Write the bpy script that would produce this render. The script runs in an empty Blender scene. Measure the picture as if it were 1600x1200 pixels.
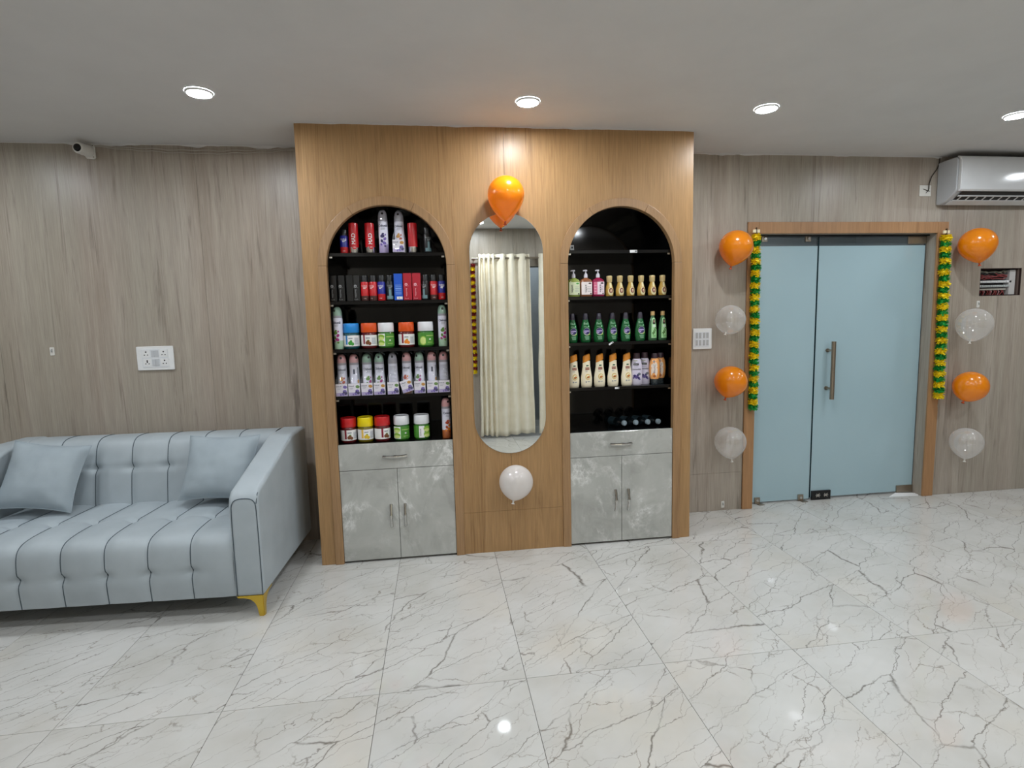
import bpy, bmesh, math, random
from mathutils import Matrix, Vector, noise as mnoise
random.seed(7)
PI = math.pi
scn = bpy.context.scene
COL = scn.collection
sin, cos = math.sin, math.cos

# ------------------------------------------------------------------ camera
def make_camera():
    yaw, pitch, roll = 0.1312, -0.1116, -0.0245
    f = Vector((sin(yaw)*cos(pitch), cos(yaw)*cos(pitch), sin(pitch)))
    r = Vector((cos(yaw), -sin(yaw), 0)); u = r.cross(f)
    r2 = cos(roll)*r + sin(roll)*u; u2 = -sin(roll)*r + cos(roll)*u
    cam = bpy.data.cameras.new('camera'); cam.sensor_width = 36.0
    cam.lens = 865.41/1600*36; cam.clip_start = 0.01
    o = bpy.data.objects.new('camera', cam); COL.objects.link(o)
    m = Matrix((r2, u2, -f)).transposed().to_4x4(); m.translation = (0.7543, -3.8203, 1.4563)
    o.matrix_world = m
    scn.camera = o
make_camera()

# ------------------------------------------------------------------ world, exposure
w = bpy.data.worlds.new('world'); scn.world = w; w.use_nodes = True
w.node_tree.nodes['Background'].inputs[0].default_value = (0.5, 0.55, 0.6, 1)
w.node_tree.nodes['Background'].inputs[1].default_value = 0.05
scn.view_settings.view_transform = 'Standard'
scn.view_settings.look = 'None'
scn.view_settings.gamma = 1
scn.view_settings.use_curve_mapping = False
scn.view_settings.exposure = 1.02
LIGHT = 158.0          # emission of each downlight's diffuser
LIGHT_X = (-1.90, -0.345, 1.27, 2.61, 4.20, 5.70)
LIGHT_Y = (-0.82, -2.20, -3.56)

# ------------------------------------------------------------------ materials
def lin(c):
    return tuple((v/12.92 if v <= .04045 else ((v+.055)/1.055)**2.4) for v in c)
def hexc(h):
    h = h.lstrip('#'); return lin(tuple(int(h[i:i+2], 16)/255 for i in (0, 2, 4)))
MATS = {}
def mat(name, col='#808080', rough=.45, metal=0, coat=0, trans=0, emis=0, ior=1.5, spec=.5, sss=0):
    if name in MATS: return MATS[name]
    m = bpy.data.materials.new(name); m.use_nodes = True
    b = m.node_tree.nodes['Principled BSDF']
    c = hexc(col)
    b.inputs['Base Color'].default_value = (*c, 1)
    b.inputs['Roughness'].default_value = rough; b.inputs['Metallic'].default_value = metal
    b.inputs['Coat Weight'].default_value = coat; b.inputs['Coat Roughness'].default_value = .05
    b.inputs['Transmission Weight'].default_value = trans; b.inputs['IOR'].default_value = ior
    b.inputs['Specular IOR Level'].default_value = spec
    if emis:
        b.inputs['Emission Color'].default_value = (*c, 1); b.inputs['Emission Strength'].default_value = emis
    MATS[name] = m
    # a faint procedural variation so that no surface is a perfectly flat tone
    if not emis and not trans:
        nt = m.node_tree; N = nt.nodes
        tc = N.new('ShaderNodeTexCoord'); nz = N.new('ShaderNodeTexNoise'); nz.inputs['Scale'].default_value = 9
        nz.inputs['Detail'].default_value = 3
        mx = N.new('ShaderNodeMix'); mx.data_type = 'RGBA'
        mx.inputs[6].default_value = (*[v*.94 for v in c], 1); mx.inputs[7].default_value = (*[min(1, v*1.06) for v in c], 1)
        nt.links.new(tc.outputs['Object'], nz.inputs['Vector']); nt.links.new(nz.outputs['Fac'], mx.inputs[0])
        nt.links.new(mx.outputs[2], b.inputs['Base Color'])
    return m

class NT:
    """small node-graph helper"""
    def __init__(s, name):
        s.m = bpy.data.materials.new(name); s.m.use_nodes = True; s.nt = s.m.node_tree
        s.b = s.nt.nodes['Principled BSDF']; MATS[name] = s.m
    def n(s, t, **kw):
        x = s.nt.nodes.new('ShaderNode'+t)
        for k, v in kw.items(): setattr(x, k, v)
        return x
    def l(s, a, b): s.nt.links.new(a, b)
    def noise(s, vec, scale, detail=4, rough=.5, dist=0):
        x = s.n('TexNoise'); x.inputs['Scale'].default_value = scale; x.inputs['Detail'].default_value = detail
        x.inputs['Roughness'].default_value = rough; x.inputs['Distortion'].default_value = dist
        s.l(vec, x.inputs['Vector']); return x.outputs['Fac']
    def mapping(s, vec, scale=(1, 1, 1), rot=(0, 0, 0), loc=(0, 0, 0)):
        x = s.n('Mapping'); x.inputs['Scale'].default_value = scale; x.inputs['Rotation'].default_value = rot
        x.inputs['Location'].default_value = loc; s.l(vec, x.inputs['Vector']); return x.outputs[0]
    def ramp(s, fac, stops):
        x = s.n('ValToRGB'); e = x.color_ramp.elements
        while len(e) < len(stops): e.new(.5)
        for el, (p, c) in zip(e, stops):
            el.position = p; el.color = (*c, 1) if len(c) == 3 else c
        s.l(fac, x.inputs[0]); return x.outputs[0]
    def mix(s, fac, a, b, mode='MIX'):
        x = s.n('Mix', data_type='RGBA', blend_type=mode)
        for i, v in ((0, fac), (6, a), (7, b)):
            if hasattr(v, 'links'): s.l(v, x.inputs[i])
            elif i == 0: x.inputs[0].default_value = v
            else: x.inputs[i].default_value = (*v, 1)
        return x.outputs[2]
    def math(s, op, a, b=0.0):
        x = s.n('Math', operation=op)
        for i, v in ((0, a), (1, b)):
            if hasattr(v, 'links'): s.l(v, x.inputs[i])
            else: x.inputs[i].default_value = v
        return x.outputs[0]
    def bump(s, h, strength=.1, dist=.01):
        x = s.n('Bump'); x.inputs['Strength'].default_value = strength; x.inputs['Distance'].default_value = dist
        s.l(h, x.inputs['Height']); s.l(x.outputs[0], s.b.inputs['Normal'])

def g(v): return (v, v, v)
def wood(name, light, dark, streak, tint, rough, fine=1.0, spec=.5, shift=0.0, contrast=1.0):
    t = NT(name); geo = t.n('NewGeometry').outputs['Position']
    geo = t.mapping(geo, loc=(shift, shift*.7, shift*.3))
    a = t.noise(t.mapping(geo, (9, 9, .55)), 1, 6, .6, .9)
    lo, hi = .5-.22/contrast, .5+.22/contrast
    base = t.ramp(a, [(lo, hexc(dark)), (hi, hexc(light))])
    big = t.noise(t.mapping(geo, (2.4, 2.4, .22), loc=(3.1, 0, 1)), 1, 3, .5, .3)
    base = t.mix(t.ramp(big, [(.38, g(0)), (.62, g(.55))]), base, hexc(tint))
    st = t.noise(t.mapping(geo, (26, 26, 1.1), loc=(7, 2, 5)), 1, 5, .65, 1.2)
    base = t.mix(t.ramp(st, [(.56, g(0)), (.72, g(.70))]), base, hexc(streak))
    fi = t.noise(t.mapping(geo, (150, 150, 5)), 1, 3, .6)
    base = t.mix(.40*fine, base, t.ramp(fi, [(.3, g(.45)), (.7, g(1.0))]), 'MULTIPLY')
    t.l(base, t.b.inputs['Base Color'])
    t.b.inputs['Roughness'].default_value = rough; t.b.inputs['Specular IOR Level'].default_value = spec
    t.bump(fi, .06, .002)
    return t.m
M_GREYWOOD = wood('grey_wood_laminate', '#b9aea2', '#a09385', '#6f645a', '#aba698', .36, spec=.45, contrast=1.25)
M_OAK = wood('oak_laminate', '#bc976a', '#a98357', '#8f6a41', '#b18a5d', .36, fine=1.25, spec=.4, shift=11.3, contrast=.75)
M_OAKTRIM = wood('oak_trim_laminate', '#b49069', '#a17c55', '#8b6740', '#a9845c', .33, fine=1.2, shift=4.7, contrast=.75)
M_FRAME = wood('door_frame_wood', '#b98d62', '#a0764e', '#8a6039', '#ad8259', .35, shift=2.2)

def marble_floor():
    t = NT('floor_marble')
    tc = t.n('TexCoord').outputs['Object']; oi = t.n('ObjectInfo')
    cx = t.n('CombineXYZ')
    t.l(t.math('MULTIPLY', oi.outputs['Random'], 37.0), cx.inputs[0]); t.l(t.math('MULTIPLY', oi.outputs['Random'], 91.0), cx.inputs[1])
    add = t.n('VectorMath', operation='ADD'); t.l(tc, add.inputs[0]); t.l(cx.outputs[0], add.inputs[1])
    v = add.outputs[0]
    vr = t.mapping(v, rot=(0, 0, math.radians(-36)))
    cloud = t.noise(t.mapping(v, (2.2, 2.2, 1)), 1, 4, .6)
    base = t.ramp(cloud, [(.3, hexc('#bcbab4')), (.5, hexc('#c6c5c1')), (.72, hexc('#cecdca'))])
    warm = t.noise(t.mapping(v, (1.5, 1.5, 1), loc=(9, 4, 0)), 1, 3)
    base = t.mix(t.ramp(warm, [(.55, g(0)), (.75, g(.5))]), base, hexc('#cac2b4'))
    def vein(sc, amt, nsc, width, m0, m1, loc, strength, col):
        """thin crack lines: cell edges of a stretched, noise-bent Voronoi pattern, broken up by a mask"""
        nonlocal base
        nz = t.n('TexNoise'); nz.inputs['Scale'].default_value = nsc; nz.inputs['Detail'].default_value = 5; nz.inputs['Roughness'].default_value = .62
        t.l(vr, nz.inputs['Vector'])
        sb = t.n('VectorMath', operation='SUBTRACT'); t.l(nz.outputs['Color'], sb.inputs[0]); sb.inputs[1].default_value = (.5, .5, .5)
        sc_ = t.n('VectorMath', operation='MULTIPLY'); t.l(sb.outputs[0], sc_.inputs[0]); sc_.inputs[1].default_value = (amt, amt, 0)
        ad = t.n('VectorMath', operation='ADD'); t.l(vr, ad.inputs[0]); t.l(sc_.outputs[0], ad.inputs[1])
        vo = t.n('TexVoronoi', feature='DISTANCE_TO_EDGE', voronoi_dimensions='2D'); vo.inputs['Scale'].default_value = 1
        t.l(t.mapping(ad.outputs[0], sc, loc=loc), vo.inputs['Vector'])
        line = t.ramp(vo.outputs['Distance'], [(0, g(1)), (width*.4, g(.7)), (width, g(0))])
        mk = t.noise(t.mapping(vr, (2.6, 5.0, 1), loc=(loc[1]+3, loc[0], 0)), 1, 4, .6)
        f = t.math('MULTIPLY', line, t.ramp(mk, [(m0, g(0)), (m1, g(strength))]))
        base = t.mix(f, base, hexc(col))
    vein((.75, 4.2, 1), .17, 3.0, .0095, .34, .52, (0, 0, 0), .90, '#69635b')
    vein((1.3, 7.2, 1), .17, 4.0, .011, .40, .56, (5, 8, 0), .85, '#746d66')
    vein((2.6, 9.0, 1), .16, 6.0, .014, .42, .60, (2, 17, 0), .75, '#7a7064')
    vein((5.5, 12.0, 1), .13, 9.0, .020, .48, .62, (12, 7, 0), .65, '#82786b')
    sm = t.noise(t.mapping(vr, (2.0, 15, 1)), 1, 4)
    base = t.mix(t.ramp(sm, [(.55, g(0)), (.8, g(.35))]), base, hexc('#b9b9b7'))
    t.l(base, t.b.inputs['Base Color'])
    t.b.inputs['Roughness'].default_value = .05; t.b.inputs['IOR'].default_value = 1.5
    return t.m
M_TILE = marble_floor()

def stone_cabinet():
    t = NT('grey_stone_laminate'); tc = t.n('NewGeometry').outputs['Position']
    a = t.noise(t.mapping(tc, (3, 3, 3)), 1, 5, .6, .8)
    base = t.ramp(a, [(.28, hexc('#a3a49f')), (.5, hexc('#b1b2ad')), (.72, hexc('#bebfba'))])
    dk = t.noise(t.mapping(tc, (5, 5, 2.6), rot=(0, .7, 0), loc=(1, 5, 3)), 1, 6, .65, 1.0)
    base = t.mix(t.ramp(dk, [(.52, g(0)), (.70, g(.55))]), base, hexc('#8b8a85'))
    n = t.noise(t.mapping(tc, (3.0, 3.0, 1.9), rot=(0, .6, 0)), 1, 8, .66, .5)
    d = t.math('ABSOLUTE', t.math('SUBTRACT', n, .5))
    mk = t.noise(t.mapping(tc, (5.5, 5.5, 4.5), loc=(4, 1, 2)), 1, 4, .6)
    line = t.math('MULTIPLY', t.ramp(d, [(0, g(.95)), (.012, g(.45)), (.05, g(0))]), t.ramp(mk, [(.44, g(0)), (.62, g(.85))]))
    base = t.mix(line, base, hexc('#e4e5e2'))
    n2 = t.noise(t.mapping(tc, (16, 16, 14), loc=(2, 3, 9)), 1, 5, .7, 1.0)
    d2 = t.math('ABSOLUTE', t.math('SUBTRACT', n2, .5))
    base = t.mix(t.math('MULTIPLY', t.ramp(d2, [(0, g(.8)), (.04, g(0))]), t.ramp(mk, [(.58, g(0)), (.70, g(.8))])), base, hexc('#eeeeec'))
    t.l(base, t.b.inputs['Base Color']); t.b.inputs['Roughness'].default_value = .16
    return t.m
M_STONE = stone_cabinet()

def leather():
    t = NT('sofa_leatherette'); tc = t.n('TexCoord').outputs['Object']
    a = t.noise(tc, 6, 3)
    base = t.ramp(a, [(.3, hexc('#a3adb3')), (.7, hexc('#adb7bd'))])
    t.l(base, t.b.inputs['Base Color']); t.b.inputs['Roughness'].default_value = .46
    gr = t.noise(tc, 420, 2); t.bump(gr, .12, .001)
    return t.m
M_SOFA = leather()
def fabric(name, c0, c1, sc=500):
    t = NT(name); tc = t.n('TexCoord').outputs['Object']
    a = t.noise(tc, 8, 4); base = t.ramp(a, [(.3, hexc(c0)), (.7, hexc(c1))])
    t.l(base, t.b.inputs['Base Color']); t.b.inputs['Roughness'].default_value = .7
    gr = t.noise(tc, sc, 2); t.bump(gr, .15, .001)
    return t.m
M_CUSHION = fabric('cushion_fabric', '#98a4ac', '#a2aeb5')
M_CURTAIN = fabric('curtain_fabric', '#ebe2cc', '#f5edda', 300)
def paint(name, c0, c1, rough=.7, sc=3):
    t = NT(name); tc = t.n('NewGeometry').outputs['Position']
    a = t.noise(tc, sc, 5, .6); base = t.ramp(a, [(.3, hexc(c0)), (.7, hexc(c1))])
    t.l(base, t.b.inputs['Base Color']); t.b.inputs['Roughness'].default_value = rough
    return t.m
M_CEIL = paint('ceiling_paint', '#d3d2d1', '#d9d8d7')
M_PLASTER = paint('wall_plaster', '#a8a39b', '#b3aea6')
M_OFFICE = paint('office_wall_paint', '#8c9398', '#979da1')

def frosted():
    t = NT('frosted_glass'); tc = t.n('NewGeometry').outputs['Position']
    a = t.noise(t.mapping(tc, (1.2, 1.2, .8)), 1, 3)
    base = t.ramp(a, [(.3, hexc('#b3cfd8')), (.7, hexc('#bdd8e0'))])
    t.l(base, t.b.inputs['Base Color']); t.b.inputs['Roughness'].default_value = .35
    t.b.inputs['Coat Weight'].default_value = 1; t.b.inputs['Coat Roughness'].default_value = 0; t.b.inputs['Coat IOR'].default_value = 1.6
    tr = t.n('BsdfTranslucent'); t.l(base, tr.inputs[0])
    mx = t.n('MixShader'); mx.inputs[0].default_value = .25
    out = t.nt.nodes['Material Output']
    t.l(t.b.outputs[0], mx.inputs[1]); t.l(tr.outputs[0], mx.inputs[2]); t.l(mx.outputs[0], out.inputs[0])
    return t.m
M_FROST = frosted()
def film(name, col, opac, rough=.04, rim=.5, gloss=.05):
    """thin clear or milky film: mostly transparent body, milky towards the rim, glossy on top"""
    t = NT(name); tr = t.n('BsdfTransparent'); df = t.n('BsdfDiffuse'); df.inputs[0].default_value = (*hexc(col), 1)
    lw = t.n('LayerWeight'); lw.inputs['Blend'].default_value = .25
    f = t.math('MINIMUM', t.math('ADD', t.math('MULTIPLY', lw.outputs['Facing'], rim), opac), 1.0)
    m1 = t.n('MixShader'); t.l(f, m1.inputs[0]); t.l(tr.outputs[0], m1.inputs[1]); t.l(df.outputs[0], m1.inputs[2])
    gl = t.n('BsdfGlossy'); gl.inputs['Roughness'].default_value = rough
    l2 = t.n('LayerWeight'); l2.inputs['Blend'].default_value = .5
    fr = t.math('ADD', t.math('MULTIPLY', t.math('POWER', l2.outputs['Facing'], 5.0), .5), gloss)
    m2 = t.n('MixShader'); t.l(fr, m2.inputs[0]); t.l(m1.outputs[0], m2.inputs[1]); t.l(gl.outputs[0], m2.inputs[2])
    t.l(m2.outputs[0], t.nt.nodes['Material Output'].inputs[0])
    return t.m
def latex(name, col, col2, back=.45):
    t = NT(name); c = hexc(col); t.b.inputs['Base Color'].default_value = (*c, 1); t.b.inputs['Roughness'].default_value = .22
    t.b.inputs['Coat Weight'].default_value = 1; t.b.inputs['Coat Roughness'].default_value = .09
    tr = t.n('BsdfTranslucent'); tr.inputs[0].default_value = (*hexc(col2), 1)
    mx = t.n('MixShader'); mx.inputs[0].default_value = back
    t.l(t.b.outputs[0], mx.inputs[1]); t.l(tr.outputs[0], mx.inputs[2]); t.l(mx.outputs[0], t.nt.nodes['Material Output'].inputs[0])
    return t.m
M_CLEARBALLOON = film('clear_balloon_latex', '#f6f4f1', .15, .06, .40, .11)
M_WRAP = film('shrink_wrap', '#dfe2e4', .05, .06, .3)
M_CLEARGLASS = film('clear_glass', '#7d8a8f', .25, .02, .2)
M_DARKPET = film('smoky_plastic', '#1b2327', .22, .05, .4, .08)
M_MILKY = film('milky_latex', '#f0ebe8', .58, .08, .25, .12)
M_PETCLEAR = film('clear_plastic', '#5d7078', .16)

M_WHITE = mat('white_plastic', '#e9eaea', .3, coat=.3)
M_OFFWHITE = mat('aged_white_plastic', '#dcdad4', .35)
M_GREYPL = mat('grey_plastic', '#a9abac', .4)
M_BLACKLAM = mat('black_gloss_laminate', '#040405', .07, spec=.35)
M_BLACKSHELF = mat('black_shelf', '#0a0a0b', .14, spec=.4)
M_BLACK = mat('black_plastic', '#101113', .35)
M_DARKGAP = mat('dark_gap', '#0c0c0c', .8)
M_CHROME = mat('chrome', '#c9c9c6', .14, metal=1)
M_STEEL = mat('brushed_steel', '#a49a8c', .32, metal=1)
M_GOLD = mat('gold_metal', '#d9b84c', .25, metal=1)
M_SEAM = mat('thread_and_shade', '#47535b', .7)
M_MIRROR = mat('mirror_silver', '#e8ecec', .01, metal=1)
M_GROUT = mat('floor_grout', '#6f6b64', .8)
M_LAMP = mat('lamp_diffuser', '#f4faff', .5, emis=LIGHT)
M_ORANGE = latex('orange_latex', '#ff9c12', '#ffb43a', .35)
M_YELLOWP = mat('yellow_petal', '#fbe012', .6)
M_GREENP = mat('green_petal', '#16a040', .55)
M_REDP = mat('red_petal', '#8c1418', .6)
M_AC = mat('air_conditioner_gloss', '#d9dbdd', .12, coat=.6)
M_ACSIDE = mat('air_conditioner_matte', '#b9bcc0', .4)

# ------------------------------------------------------------------ mesh helper
class MB:
    def __init__(s): s.v = []; s.f = []; s.mi = []
    def add(s, vs, fs, m=0):
        o = len(s.v); s.v += [tuple(p) for p in vs]; s.f += [tuple(i+o for i in f) for f in fs]; s.mi += [m]*len(fs)
    def box(s, x0, x1, y0, y1, z0, z1, m=0):
        s.add([(x0, y0, z0), (x1, y0, z0), (x1, y1, z0), (x0, y1, z0), (x0, y0, z1), (x1, y0, z1), (x1, y1, z1), (x0, y1, z1)],
              [(3, 2, 1, 0), (4, 5, 6, 7), (0, 1, 5, 4), (1, 2, 6, 5), (2, 3, 7, 6), (3, 0, 4, 7)], m)
    def prism_y(s, poly, y0, y1, m=0):          # polygon in x,z extruded along y (poly counter-clockwise seen from -y)
        n = len(poly)
        s.add([(x, y0, z) for x, z in poly]+[(x, y1, z) for x, z in poly],
              [tuple(range(n)), tuple(range(2*n-1, n-1, -1))]+[((i+1) % n, i, n+i, n+(i+1) % n) for i in range(n)], m)
    def prism_x(s, poly, x0, x1, m=0):          # polygon in y,z
        n = len(poly)
        s.add([(x0, y, z) for y, z in poly]+[(x1, y, z) for y, z in poly],
              [tuple(range(n-1, -1, -1)), tuple(range(n, 2*n))]+[(i, (i+1) % n, n+(i+1) % n, n+i) for i in range(n)], m)
    def strip_y(s, inner, outer, y0, y1, m=0):  # band between two x,z polylines of equal length, with thickness
        n = len(inner); vs = [(x, y0, z) for x, z in inner]+[(x, y0, z) for x, z in outer]+[(x, y1, z) for x, z in inner]+[(x, y1, z) for x, z in outer]
        fs = []
        for i in range(n-1):
            fs += [(i, i+1, n+i+1, n+i), (2*n+i+1, 2*n+i, 3*n+i, 3*n+i+1), (i+1, i, 2*n+i, 2*n+i+1), (n+i, n+i+1, 3*n+i+1, 3*n+i)]
        fs += [(0, n, 3*n, 2*n), (n-1, 2*n+n-1, 3*n+n-1, 2*n-1)]
        s.add(vs, fs, m)
    def grid(s, fn, nu, nv, m=0, closeu=False):
        vs = [fn(i/nu, j/nv) for j in range(nv+1) for i in range(nu if closeu else nu+1)]
        W = nu if closeu else nu+1
        s.add(vs, [(j*W+i, j*W+(i+1) % W, (j+1)*W+(i+1) % W, (j+1)*W+i) for j in range(nv) for i in range(nu)], m)
    def lathe(s, prof, seg=24, m=0, cx=0, cy=0, cap0=True, cap1=True, n=2.0):
        """prof: list of (z, rx, ry); superellipse exponent n"""
        vs = []
        for z, rx, ry in prof:
            for k in range(seg):
                a = 2*PI*k/seg; c, d = cos(a), sin(a)
                vs.append((cx+rx*math.copysign(abs(c)**(2/n), c), cy+ry*math.copysign(abs(d)**(2/n), d), z))
        fs = [(j*seg+k, j*seg+(k+1) % seg, (j+1)*seg+(k+1) % seg, (j+1)*seg+k) for j in range(len(prof)-1) for k in range(seg)]
        if cap0: fs.append(tuple(range(seg-1, -1, -1)))
        if cap1: fs.append(tuple(range((len(prof)-1)*seg, len(prof)*seg)))
        s.add(vs, fs, m)
    def tube(s, pts, r, seg=8, m=0, caps=True, closed=False):
        pts = [Vector(p) for p in pts]; n = len(pts); vs = []
        t0 = (pts[1]-pts[0]).normalized(); ref = Vector((0, 0, 1)) if abs(t0.z) < .9 else Vector((1, 0, 0))
        nrm = t0.cross(ref).normalized()
        for i, p in enumerate(pts):
            a = pts[i-1] if (i > 0 or closed) else p; b = pts[(i+1) % n] if (i < n-1 or closed) else p
            t = (b-a).normalized(); nrm = (nrm-t*nrm.dot(t)).normalized(); bi = t.cross(nrm)
            rr = r(i/(n-1)) if callable(r) else r
            for k in range(seg):
                q = 2*PI*k/seg; vs.append(tuple(p+nrm*(rr*cos(q))+bi*(rr*sin(q))))
        fs = []
        for i in range(n if closed else n-1):
            j = (i+1) % n
            fs += [(i*seg+k, i*seg+(k+1) % seg, j*seg+(k+1) % seg, j*seg+k) for k in range(seg)]
        if caps and not closed: fs += [tuple(range(seg-1, -1, -1)), tuple(range((n-1)*seg, n*seg))]
        s.add(vs, fs, m)
    def xform(s, M, start=0):
        for i in range(start, len(s.v)): s.v[i] = tuple(M @ Vector(s.v[i]))
    def build(s, name, mats, parent=None, smooth=False, bevel=0, seg=2, loc=None, fix=True, angle=35):
        if not isinstance(mats, (list, tuple)): mats = [mats]
        me = bpy.data.meshes.new(name); me.from_pydata(s.v, [], s.f)
        for m in mats: me.materials.append(m)
        for p, i in zip(me.polygons, s.mi): p.material_index = i
        if fix:
            bm = bmesh.new(); bm.from_mesh(me); bmesh.ops.recalc_face_normals(bm, faces=bm.faces); bm.to_mesh(me); bm.free()
        if smooth:
            me.polygons.foreach_set('use_smooth', [True]*len(me.polygons))
            if smooth != 'all':
                me.set_sharp_from_angle(angle=math.radians(angle))
        o = bpy.data.objects.new(name, me); COL.objects.link(o)
        if parent is not None: o.parent = parent
        if loc: o.location = loc
        if bevel:
            b = o.modifiers.new('bevel', 'BEVEL'); b.width = bevel; b.segments = seg; b.limit_method = 'ANGLE'; b.angle_limit = math.radians(40)
            b.harden_normals = False
        return o

def tag(o, label, cat, group=None):
    o['label'] = label; o['category'] = cat
    if group: o['group'] = group
    return o
def thing(name, label, cat, loc=(0, 0, 0), rotz=0, group=None):
    o = bpy.data.objects.new(name, None); COL.objects.link(o); o.location = loc; o.rotation_euler = (0, 0, rotz)
    o.empty_display_size = .05
    return tag(o, label, cat, group)
def struct(o): o['kind'] = 'structure'; return o
def copy_tree(o, parent=None):
    c = o.copy(); COL.objects.link(c)
    if parent is not None: c.parent = parent
    for ch in list(o.children): copy_tree(ch, c)
    return c
def share(o, name=None, parent=None, loc=(0, 0, 0), rot=(0, 0, 0), scale=(1, 1, 1)):
    c = bpy.data.objects.new(name or o.name.split('.')[0], o.data); COL.objects.link(c)
    c.parent = parent; c.location = loc; c.rotation_euler = rot; c.scale = scale
    return c

_txt = {}
def text_geo(s, size, bold=0.0):
    k = (s, size, bold)
    if k not in _txt:
        cu = bpy.data.curves.new('t', 'FONT'); cu.body = s; cu.size = size; cu.align_x = 'CENTER'; cu.align_y = 'CENTER'
        cu.resolution_u = 3
        ob = bpy.data.objects.new('t', cu); COL.objects.link(ob)
        dg = bpy.context.evaluated_depsgraph_get(); me = bpy.data.meshes.new_from_object(ob.evaluated_get(dg))
        _txt[k] = ([(v.co.x, v.co.y) for v in me.vertices], [tuple(p.vertices) for p in me.polygons])
        bpy.data.objects.remove(ob); bpy.data.curves.remove(cu); bpy.data.meshes.remove(me)
    return _txt[k]

# ================================================================== THE SETTING
H = 2.6
TW, TL, TX, TY = 0.5907, 1.1814, 1.0614, -1.7153
mb = MB(); mb.box(-3.2, 7.8, -5.3, 2.1, -.06, -.004); floor = struct(mb.build('floor', M_GROUT))
mb = MB(); hx, hy = TW/2-.0011, TL/2-.0011
mb.box(-hx, hx, -hy, hy, -.0095, 0)
tile0 = mb.build('tile', M_TILE, floor, bevel=.0012, seg=1)
first = True
for j in range(-3, 4):
    for i in range(-7, 12):
        x, y = TX+(i+.5)*TW, TY+(j+.5)*TL
        if x < -3.0 or x > 7.6 or y < -5.0 or y > 1.9: continue
        if first: tile0.location = (x, y, 0); first = False
        else: share(tile0, 'tile', floor, (x, y, 0))

mb = MB(); mb.box(-3.2, 7.8, -5.3, 2.1, H, H+.12); ceiling = struct(mb.build('ceiling', M_CEIL))

DX0, DX1, DZ = 2.993, 4.613, 2.127          # door frame outer
BX0, BX1, BZ0, BZ1 = 4.925, 5.290, 1.567, 1.778   # open distribution-board recess
mb = MB()
y0, y1 = .013, .14
mb.box(-3.2, DX0, y0, y1, 0, H); mb.box(DX0, DX1, y0, y1, DZ, H); mb.box(DX1, BX0-.004, y0, y1, 0, H)
mb.box(BX0-.004, BX1+.004, y0, y1, 0, BZ0-.004); mb.box(BX0-.004, BX1+.004, y0, y1, BZ1+.004, H); mb.box(BX1+.004, 7.8, y0, y1, 0, H)
wall_back = struct(mb.build('wall_back', mat('wall_core', '#4a443d', .8)))
gp = .0008
def panel(x0, x1, z0, z1, parent=wall_back, ya=0.0, yb=.012):
    m = MB(); m.box(x0+gp, x1-gp, ya, yb, z0+gp, z1-gp); return m.build('panel', M_GREYWOOD, parent)
for a, b in ((-3.2, -1.925), (-1.925, -.704), (-.704, .516), (.516, 1.736)): panel(a, b, 0, H)
panel(1.736, DX0, .291, H); panel(1.736, DX0, 0, .291)
panel(DX0, 4.50, DZ, H); panel(4.50, DX1, DZ, H)
m = MB()
X = [DX1+gp, BX0, BX1, 5.72-gp]; Z = [0+gp, BZ0, BZ1, H-gp]
vs = [(x, yy, z) for yy in (0.0, .012) for z in Z for x in X]
fs = []
for jz in range(3):
    for ix in range(3):
        if ix == 1 and jz == 1: continue
        a = jz*4+ix; fs += [(a, a+1, a+5, a+4), (16+a+4, 16+a+5, 16+a+1, 16+a)]
for a, b in ((0, 1), (1, 2), (2, 3), (3, 7), (7, 11), (11, 15), (15, 14), (14, 13), (13, 12), (12, 8), (8, 4), (4, 0), (5, 6), (6, 10), (10, 9), (9, 5)):
    fs.append((a, b, 16+b, 16+a))
m.add(vs, fs); m.build('panel', M_GREYWOOD, wall_back)
panel(5.72, 6.94, 0, H); panel(6.94, 7.8, 0, H)

# wall behind the photographer, seen in the mirror, with a curtained opening
WF = -4.0
OX0, OX1, OZ = 1.30, 2.62, 2.14
mb = MB(); ya, yb = WF-.14, WF-.013
mb.box(-3.2, OX0, ya, yb, 0, H); mb.box(OX1, 7.8, ya, yb, 0, H); mb.box(OX0, OX1, ya, yb, OZ, H)
wall_front = struct(mb.build('wall_front', MATS['wall_core']))
for a, b in ((-3.2, -1.94), (-1.94, -.72), (-.72, .5), (.5, OX0)): panel(a, b, 0, H, wall_front, WF-.012, WF)
panel(OX0, 1.72, OZ, H, wall_front, WF-.012, WF); panel(1.72, OX1, OZ, H, wall_front, WF-.012, WF)
for a, b in ((OX1, 3.84), (3.84, 5.06), (5.06, 6.28), (6.28, 7.8)): panel(a, b, 0, H, wall_front, WF-.012, WF)
for nm, x0, x1 in (('wall_left', -3.2, -3.06), ('wall_right', 7.66, 7.8)):
    mb = MB(); mb.box(x0, x1, WF, .0, 0, H); struct(mb.build(nm, M_GREYWOOD))
# small rooms beyond the glass door and beyond the curtain
mb = MB(); mb.box(2.3, 2.4, .14, 2.0, 0, H); mb.box(5.4, 5.5, .14, 2.0, 0, H); mb.box(2.3, 5.5, 1.9, 2.0, 0, H); struct(mb.build('wall_office', M_OFFICE))
mb = MB(); mb.box(.9, 1.0, -5.2, WF-.14, 0, H); mb.box(2.95, 3.05, -5.2, WF-.14, 0, H); mb.box(.9, 3.05, -5.2, -5.1, 0, H); struct(mb.build('wall_storeroom', M_OFFICE))

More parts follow.
